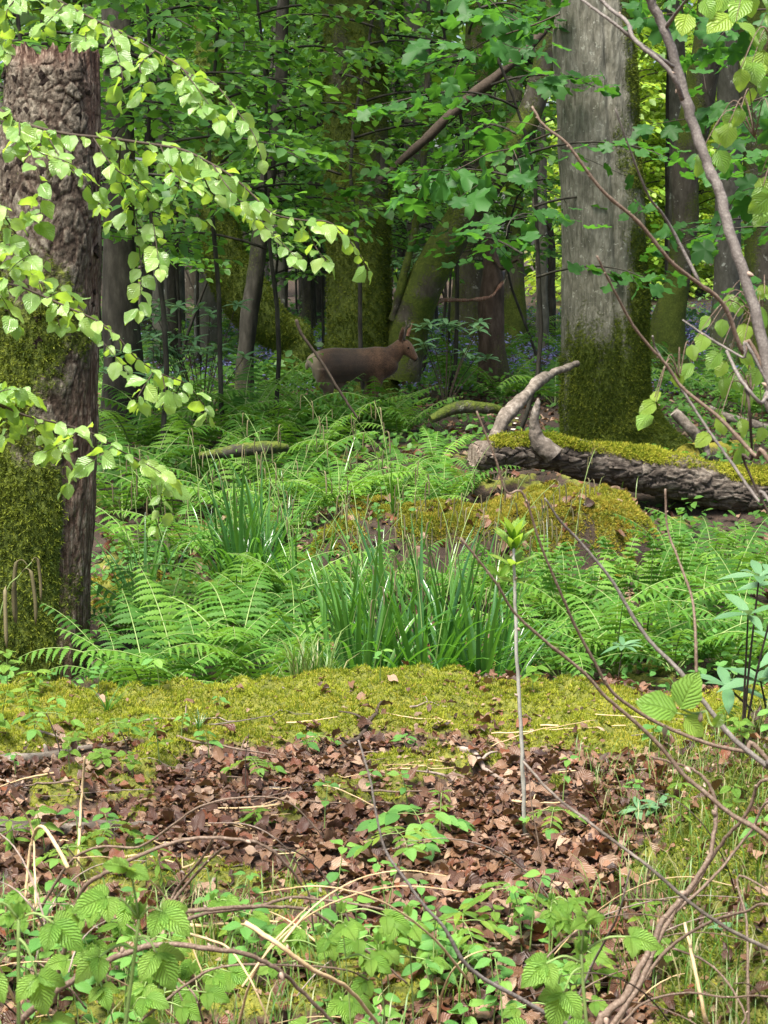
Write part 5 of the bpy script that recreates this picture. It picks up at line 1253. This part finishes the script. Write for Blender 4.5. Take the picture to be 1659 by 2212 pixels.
twig('brown twig with pale buds slanting below the grey trunk', [(920, 30), (1000, 190), (1090, 350), (1220, 500), (1290, 600), (1450, 730), (1600, 890), (1700, 990)], 2.6, .0016, .0042, M['cane'], O4, seed=6, buds=8)
twig('brown twig with an upright tip beside the budded one', [(1160, 375), (1180, 440), (1290, 610), (1400, 780), (1500, 920), (1620, 1090), (1700, 1150)], 2.65, .0016, .0034, tw, O4, seed=7, buds=4)
twig('short bare twig pointing out of the bright leaves', [(1290, 305), (1400, 380), (1550, 470), (1630, 525)], 2.75, .0014, .003, tw, O4, seed=8, buds=3)
twig('silvery twig below the short bare one', [(1480, 440), (1540, 560), (1620, 660), (1740, 790)], 2.7, .0025, .0036, tw, O4, seed=9, buds=1)
twig('upright thin dark twig in front of the log', [(1560, 570), (1580, 700), (1590, 900), (1596, 1010)], 2.7, .0026, .0016, M['darktwig'], O4, seed=10, buds=1)
twig('reddish twig rising from the hump toward the cut end of the log', [(400, 700 - 1076), (480, 900 - 1076), (530, 1050 - 1076), (600, -20), (680, 210), (760, 400), (820, 540), (900, 690), (980, 830), (1080, 910), (1200, 980), (1400, 1060), (1560, 1095), (1640, 1110)], 2.7, .0014, .0040, M['cane'], O6, seed=11, buds=7)
twig('brown twig slanting from the sedges down across the moss', [(330, 170), (480, 360), (560, 490), (700, 620), (860, 750), (960, 860), (1100, 980), (1200, 1080), (1290, 1190), (1380, 1266), (1500, 1366), (1700, 1500)], 2.6, .0018, .0046, M['cane'], O6, seed=12, buds=8)
twig('pale grey twig slanting over the ferns to the big veined leaves', [(695, 0), (770, 110), (830, 170), (980, 350), (1080, 520), (1160, 630), (1270, 740), (1390, 890), (1500, 1030), (1659, 1160), (1720, 1200)], 2.5, .0016, .0056, tw, O6, seed=13, buds=6)
twig('thin wavy twig standing in front of the right hand ferns', [(1215, -40), (1225, 130), (1270, 260), (1330, 430), (1345, 580), (1350, 740), (1362, 880)], 2.6, .0016, .0026, M['cane'], O6, seed=14, buds=5)
twig('white weathered twig slanting over the leaf litter to the hump', [(600, 60), (740, 210), (960, 380), (1160, 530), (1320, 670), (1480, 780), (1659, 870), (1740, 900)], 2.7, .0022, .0042, M['deadwood'], O8, seed=15, buds=3)
twig('long curved grey twig rising from the brambles over the litter', [(-110, -30), (-60, 140), (0, 430), (100, 580), (170, 680), (260, 780), (340, 920), (430, 1000), (560, 1070), (700, 1150), (800, 1200), (900, 1260)], 2.5, .0014, .0042, tw, O8, seed=16, buds=6)

def leaf_group(label, pts, d, size, off, sc, seed, kind='alder', base_px=None, name='leafy_twig', group=None, down=.8):
    """a hanging twig whose leaves sit at the given places"""
    q = np.random.default_rng(seed); base = P(off[0] + sc * base_px[0], off[1] + sc * base_px[1], d)
    t_ = thing(name, label, 'branch', base, group)
    ps = [P(off[0] + sc * x, off[1] + sc * y, d + q.normal() * .06) for x, y in pts]
    for p in ps:
        o = p + A(q.normal() * .006, 0, size * .5); md_ = (base + o) / 2 + A(0, 0, .05 + .1 * abs(base[0] - o[0]))
        b = MB(); b.tube(spline([base, md_, o], 12), np.linspace(.0013, .0007, 12), 5); part('twig', b.mesh('twig', M['cane'], origin=base), t_)
        dd = A(q.normal() * .55, -.25 + q.normal() * .3, -down + q.normal() * .3)
        nn = A(q.normal() * .7, -1, .45)
        part('leaf', ML[kind][q.integers(len(ML[kind]))], t_, o - base, frames(dd, nn)[0], float(size * q.uniform(.8, 1.25)))
S1 = 1 / 4.485; S2 = .2432
U = [(980, 120), (1220, 40), (1220, 280), (1300, 340), (800, 270), (1130, 90), (1550, 60), (1060, 40), (1380, 120), (1460, 30)]
leaf_group('hanging bright green leaves beside the thick grey twig near the canopy', U, 3.0, .046, (1300.3, 0), S1, 1, base_px=(1500, -160))
leaf_group('bright leaves hanging halfway down beside the thick grey twig', [(1540, 600), (1470, 720), (1590, 760), (1310, 780), (1380, 660), (1500, 960), (1590, 1000), (1450, 840), (1530, 370), (1580, 250)], 3.0, .040, (1300.3, 0), S1, 2, base_px=(1720, 560))
leaf_group('small bright leaves close against the thick grey twig', [(1280, 1210), (1380, 1150), (1080, 1350), (1240, 1290), (930, 1580), (1110, 1550), (1590, 1260)], 3.0, .036, (1300.3, 0), S1, 3, base_px=(1480, 1330))
leaf_group('pale young leaves hanging at the edge of the dark hollow', [(1560, 1920), (1500, 2090), (1580, 2110), (1590, 1840), (1620, 2010)], 3.0, .042, (1300.3, 0), S1, 4, base_px=(1740, 1800))
leaf_group('dense bright leaves around the fork of the twigs before the grey tree', [(930, 650), (1020, 810), (1060, 520), (960, 500), (1240, 360), (1140, 310), (1300, 440), (1400, 210), (1080, 1020), (1190, 1020), (1130, 890), (1240, 810), (800, 750), (1320, 840), (1390, 960), (1440, 300), (1260, 560), (1380, 480)], 3.0, .034, (1300.3, 582.9), S2, 5, base_px=(1420, 520))
leaf_group('bright leaves hanging over the cut log', [(1260, 1180), (960, 1330), (1080, 1380), (1190, 1400), (1400, 1480), (1180, 1640), (1260, 1600), (1000, 1540)], 3.0, .036, (1300.3, 582.9), S2, 6, base_px=(1330, 1080))
leaf_group('chain of bright leaves hanging before the mossy trunk foot', [(700, 990), (800, 910), (560, 1160), (480, 1260), (440, 1360)], 3.0, .034, (1300.3, 582.9), S2, 7, base_px=(690, 960))

# big veined leaves low on the right
t_ = thing('alder_shoot', 'pair of large veined bright leaves on a shoot above the moss', 'shoot', P(1525, 1535, 2.5))
base = P(1525, 1535, 2.5)
for (x, y), (dx, dz), nz, sz in (((1462, 1540), (-1, .42), (.2, -.75, .7), .066), ((1470, 1530), (.35, 1), (-.5, -1, .2), .062), ((1478, 1548), (.5, -.45), (.1, -.9, .5), .042), ((1542, 1570), (.2, .35), (.4, -1, .3), .026)):
    o = P(x, y, 2.48); b = MB(); b.tube(spline([base, (base + o) / 2 + A(0, 0, -.006), o], 8), [.0016] * 8, 5); part('stalk', b.mesh('stalk', M['greenstem'], origin=base), t_)
    part('leaf', ML['alder'][0], t_, o - base, frames(A(dx, -.15, dz), A(*nz))[0], sz)
for k, (x, y, sz) in enumerate(((1435, 1590, .02), (1512, 1560, .018))): part('bud', BUD, t_, P(x, y, 2.48) - base, frames(A(.05, 0, 1), A(0, -1, 0))[0], sz)

# ---- tall pale sapling stem with a green bud at the top ----------------------
t_, c = twig('tall straight pale sapling stem with an opening leaf bud at its tip', [(640, 1000 + 1076), (628, 700 + 1076), (610, 1476), (597, 1090), (575, 700), (566, 430), (562, 300), (560, 190)], 4.4, .0066, .0036, M['pale'], O6, seed=21, amp=.05, buds=7, name='ash_sapling', cat='sapling')
top = c[-1]; base = c[0]; q = np.random.default_rng(3)
for lev, n_, sz, upz in ((0, 10, .085, 2.0), (.025, 9, .085, 1.3), (.07, 6, .075, .7), (.11, 5, .065, .3)):
    for k in range(n_):
        a = k * 6.28 / n_ + q.normal() * .2; o = top - A(0, 0, lev) - base
        part('leaf', ML['ash'][k % 3], t_, o, frames(A(math.cos(a) * .5, math.sin(a) * .5, upz * .6), A(-math.cos(a), -math.sin(a) - .3, .8))[0], float(sz * q.uniform(.7, 1.1)))
for k in range(5):
    a = k * 1.3; part('leaf', ML['ash'][k % 3], t_, c[int(len(c) * .80)] - base + A(-.04, 0, 0), frames(A(math.cos(a) * .7, math.sin(a) * .5, .6), A(0, -1, .6))[0], .05)
twig('thin upright stem beside the tall pale sapling', [(720, 950), (710, 800), (690, 560), (640, 260), (625, 120)], 4.1, .0026, .0013, M['cane'], O8, seed=22, amp=.02)
twig('dark thin seedling stem standing in the litter', [(1085, 330), (1065, 200), (1060, 60), (1075, -60)], 4.6, .002, .0012, M['darktwig'], O7, seed=23, amp=.02)

# ---- dry canes arching over the foreground ----------------------------------
CN = [
 ('pale arching bramble cane rising beside the bramble leaves', [(235, 1100), (250, 980), (300, 800), (330, 680), (380, 590), (500, 520), (620, 460), (800, 400), (1000, 395), (1150, 430), (1250, 520), (1320, 620)], 2.5, .0052, .002, O7),
 ('thick brown cane sweeping low from the bottom of the bank', [(80, 1190), (200, 1080), (350, 990), (540, 890), (700, 850), (900, 870), (1050, 890), (1200, 960), (1300, 1050), (1440, 1190), (1500, 1260)], 2.3, .0060, .0026, O7),
 ('smooth reddish cane lying level above the ground', [(700, 735), (800, 710), (900, 700), (1050, 690), (1200, 690), (1350, 710), (1500, 820), (1650, 930), (1760, 1020)], 2.6, .0046, .002, O7),
 ('cane crossing just above the level reddish one', [(750, 775), (880, 720), (1100, 690), (1250, 650), (1400, 660), (1650, 700), (1800, 760)], 2.7, .0042, .0018, O7),
 ('forked dry cane leaning right in the foreground', [(640, 780), (720, 700), (800, 600), (900, 490), (965, 435)], 2.5, .003, .0024, O7),
 ('dry cane parallel to the forked one', [(720, 700), (780, 590), (880, 470), (930, 370)], 2.55, .003, .0022, O7),
 ('long thin cane arching over the litter', [(180, 690), (300, 500), (430, 430), (600, 430), (740, 340), (880, 250), (1080, 215), (1250, 240), (1400, 390)], 2.9, .0032, .0014, O7),
 ('thin cane curving over the low green leaves', [(560, 1240), (600, 1190), (800, 1030), (950, 950), (1200, 940), (1480, 960), (1600, 1010)], 2.5, .0030, .0014, O7),
 ('dark thorny cane descending through the tangle', [(1060, 760), (1200, 850), (1350, 960), (1500, 1040), (1620, 1180), (1660, 1240)], 2.4, .0046, .003, O7),
 ('upright straw coloured dead stalk on the litter', [(330, 640), (338, 500), (345, 350), (355, 180), (366, 40)], 3.7, .0042, .003, O7),
 ('bent straw stem beside the dead stalk', [(155, 690), (150, 520), (140, 360), (90, 260), (40, 195)], 3.0, .0026, .0016, O7),
 ('drooping brown sedge stem near the straw stem', [(110, 650), (125, 480), (150, 370), (185, 345), (240, 420), (295, 520)], 3.0, .0030, .0046, O7),
 ('thin cane arching through the middle of the tangle', [(760, 790), (900, 830), (1000, 880), (1100, 1040), (1180, 1240)], 2.45, .0024, .0015, O7),
 ('thin dark cane rising through the tangle', [(1020, 1240), (1080, 1020), (1170, 860), (1260, 760), (1330, 690)], 2.5, .0026, .0014, O7),
 ('fine cane in the middle crossing the reddish one', [(880, 1200), (840, 1070), (740, 980), (640, 920)], 2.5, .0022, .0012, O7),
 ('stout pale cane climbing from the bottom of the bank to the hump', [(900, 1250), (950, 1160), (1040, 1080), (1100, 960), (1150, 870), (1210, 740), (1300, 640), (1400, 480), (1430, 350), (1430, 230), (1380, 130), (1290, 80), (1150, 40)], 2.4, .0076, .002, O8),
 ('second pale cane twined beside the stout climbing one', [(960, 1240), (1000, 1180), (1100, 1030), (1180, 850), (1260, 700), (1340, 600), (1440, 440), (1560, 300), (1700, 160)], 2.45, .0054, .0024, O8),
 ('brown cane arching to the right over the hump', [(980, 1240), (1100, 1040), (1230, 870), (1400, 760), (1560, 710), (1720, 705)], 2.5, .0036, .002, O8),
 ('thin white dead stem leaning over the bramble shoot', [(790, 1200), (900, 940), (980, 790), (1020, 700), (1062, 530)], 2.5, .0024, .0018, O8),
 ('short dry twig level above the hump', [(1040, 660), (1130, 658), (1230, 662)], 2.7, .0018, .0014, O8),
 ('upright tan stalk in the grass of the hump', [(1400, 1240), (1385, 1160), (1340, 940), (1300, 760)], 2.6, .0042, .003, O8),
 ('thin upright brown stalk near the rhododendron in the grass', [(1575, 1240), (1572, 1000), (1568, 760), (1562, 560)], 2.6, .0028, .0016, O8),
 ('brown cane rising from behind the climbing canes', [(1200, 760), (1340, 640), (1460, 520), (1580, 370), (1720, 250)], 2.7, .0034, .002, O8),
 ('low arching cane over the grass at the bottom', [(1030, 1190), (1130, 1100), (1300, 1060), (1480, 1080), (1720, 1090)], 2.4, .0024, .0014, O8),
 ('thin cane bending down the hump', [(1250, 870), (1380, 920), (1480, 1010), (1560, 1150), (1600, 1250)], 2.5, .0024, .0016, O8),
]
for k, (lab, pts_, d, r0, r1, off) in enumerate(CN):
    mt = M['straw'] if 'straw' in lab or 'tan' in lab else M['darktwig'] if 'dark ' in lab else M['deadwood'] if 'white' in lab else M['cane']
    twig(lab, pts_, d + .35, r0 * 1.0, r1, mt, off, seed=40 + k, amp=.10, buds=5 if k % 2 else 2, name='dry_cane', cat='cane')

# ---- brambles in the foreground ----------------------------------------------
def bramble(label, px, py, d, leaf, seed, tri, stem0, stemr=.004):
    q = np.random.default_rng(seed); top = P(px, py, d); base = on_ground(X(stem0, d), d)
    t_ = thing('bramble', label, 'bramble', base); e = top - base
    stem_part('stem', t_, [A(0, 0, 0), e * A(.25, .5, .55), e], stemr, stemr * .55, M['greenstem'], 8, 24)
    for (ax, az, ln, sz, fz) in tri:
        o0 = e * fz; o = o0 + A(ax, -.25, az) * ln
        st = stem_part('leaf_stalk', t_, [o0, (o0 + o) / 2 + A(0, 0, .01), o], .0018, .0013, M['greenstem'], 6, 8)
        dirn = unit(A(ax, -.35, az - .45)); sd = unit(np.cross(dirn, A(0, -.3, 1)))
        for sg, f in ((0, 1.0), (1, .8), (-1, .8)):
            dd = dirn * (1 if sg == 0 else .35) + sd * sg * .95 + A(0, -.1, -.1); part('leaflet', ML['bramble'][q.integers(3)], st, o, frames(dd, A(q.normal() * .2, -.55, .85))[0], leaf * sz * f)
    for k in range(4):
        a = k * 1.6; part('young_leaf', ML['bramble'][k % 3], t_, e, frames(A(math.cos(a) * .3, math.sin(a) * .3, 1), A(-math.cos(a), -1, .3))[0], leaf * .45)
    return t_
bramble('bramble shoot with fresh ribbed leaves over the arching canes', 300, 1985, 1.95, .047, 1, [(-.5, .5, .07, 1.0, 1.0), (.6, .3, .05, 1.0, 1.0), (-.1, .9, .08, .9, 1.0), (.5, -.3, .05, 1.05, .97), (-.9, -.1, .05, .9, .95)], 150)
bramble('bramble shoot with ribbed leaves beside the pale cane foot', 40, 1985, 1.9, .047, 2, [(.9, .0, .05, 1.0, 1.0), (-.6, .5, .05, .9, 1.0), (.4, -.7, .06, 1.0, .97), (-.5, -.4, .06, 1.0, .95), (.8, -.9, .05, .9, .9)], -40)
bramble('bramble shoot with ribbed leaves below the litter near the stout cane', 1255, 2060, 2.1, .048, 3, [(.9, .45, .07, .85, 1.0), (-.8, .1, .06, .95, .98), (-.5, -.6, .05, 1.05, .97), (.1, 1.0, .05, .7, 1.0)], 1340)
bramble('low bramble leaves at the very foot of the bank', 1190, 2250, 2.15, .06, 4, [(.6, .5, .04, .9, 1.0), (-.7, .4, .05, .9, 1.0)], 1190)
r = np.random.default_rng(51)
for k in range(26):
    d = float(r.uniform(2.75, 3.5)); px = float(r.uniform(380, 1280)) if k < 17 else float(r.uniform(-20, 330)); py = float(r.uniform(1930, 2230))
    bramble('low bramble sprig among the green tangle at the foot of the bank', px, min(py, HORIZON + 1.45 / d * FP), d, float(r.uniform(.035, .055)), 60 + k, [(float(r.normal()), float(r.uniform(-.1, .6)), .04, 1.0, 1.0), (float(r.normal()), float(r.uniform(-.1, .6)), .05, .9, .9), (float(r.normal()), .1, .04, .9, .8)], px + 20, .0018)['group'] = 'low bramble sprigs'
for k in range(46):
    y = float(r.uniform(3.15, 3.7)); px = float(r.uniform(-20, 1300)); p = on_ground(X(px, y), y)
    herb(p, float(r.uniform(.06, .20)), 3, float(r.uniform(.03, .05)), 'herb', 'leafy green plant in the tangle at the foot of the bank', 'plant', 'leafy plants at the foot of the bank', name='woodland_herb')

# fine dead stems through the tangle
r = np.random.default_rng(91)
for k in range(44):
    d = float(r.uniform(2.6, 3.6)); px = float(r.uniform(-40, 1700)); py = float(r.uniform(1980, 2300)); L = float(r.uniform(180, 620)); a = float(r.uniform(.15, 2.9)); bow = float(r.uniform(.1, .5)) * (1 if math.cos(a) > 0 else -1)
    pts_ = [(px + L * s * math.cos(a) + bow * L * s * s, py - L * math.sin(a) * s + .45 * L * s ** 2.5) for s in np.linspace(0, 1, 6)]
    twig('fine dead stem arching through the tangle at the foot of the bank', pts_, d, float(r.uniform(.0012, .0026)), .0008, random.choice((M['cane'], M['straw'], M['darktwig'], M['stick'])), (0, 0), 1.0, seed=300 + k, amp=.12, name='withered_cane', cat='cane', group='fine dead stems in the tangle')
# ------------------------------------------------------------------ labels: number look-alikes along a landmark
ORD = 'first second third fourth fifth sixth seventh eighth ninth tenth eleventh twelfth thirteenth fourteenth fifteenth sixteenth seventeenth eighteenth nineteenth twentieth'.split()
ORD += ['twenty-' + w for w in ORD[:9]] + ['thirtieth']
for grp, text in (('ferns left of the sedges', 'green fern in the bed left of the sedges, {} from the stump'), ('ferns below the log', 'green fern in the hollow below the log, {} from the sedges'),
                  ('ferns between stump and deer', 'pale green fern in the glade left of the deer, {} from the stump'), ('ferns before the earth bank', 'fern before the golden moss bank, {} from the stump'), ('upright young ferns', 'upright young fern with curled fronds, {} from the pale sapling stem'), ('ferns before the deer', 'bright fern in front of the deer, {} from the deer rump'),
                  ('sedges behind the bank', 'broad bladed sedge clump behind the bank, {} from the stump'), ('sedges among the ferns', 'dark green sedge clump among the ferns, {} from the stump'),
                  ('flowering sedge stems', 'sedge flower stem with drooping brown spikes, {} from the stump')):
    lst = sorted([o for o in C.objects if o.get('group') == grp], key=lambda o: o.location.x / max(o.location.y, 1))
    for k, o in enumerate(lst[:30]): o['label'] = text.format(ORD[k])

twig('thin bare branch crossing in front of the deer rump', [(640, 690), (652, 722), (690, 775), (745, 862), (775, 905)], 11.2, .012, .008, M['darktwig'], (0, 0), 1.0, seed=400, amp=.02, buds=0)
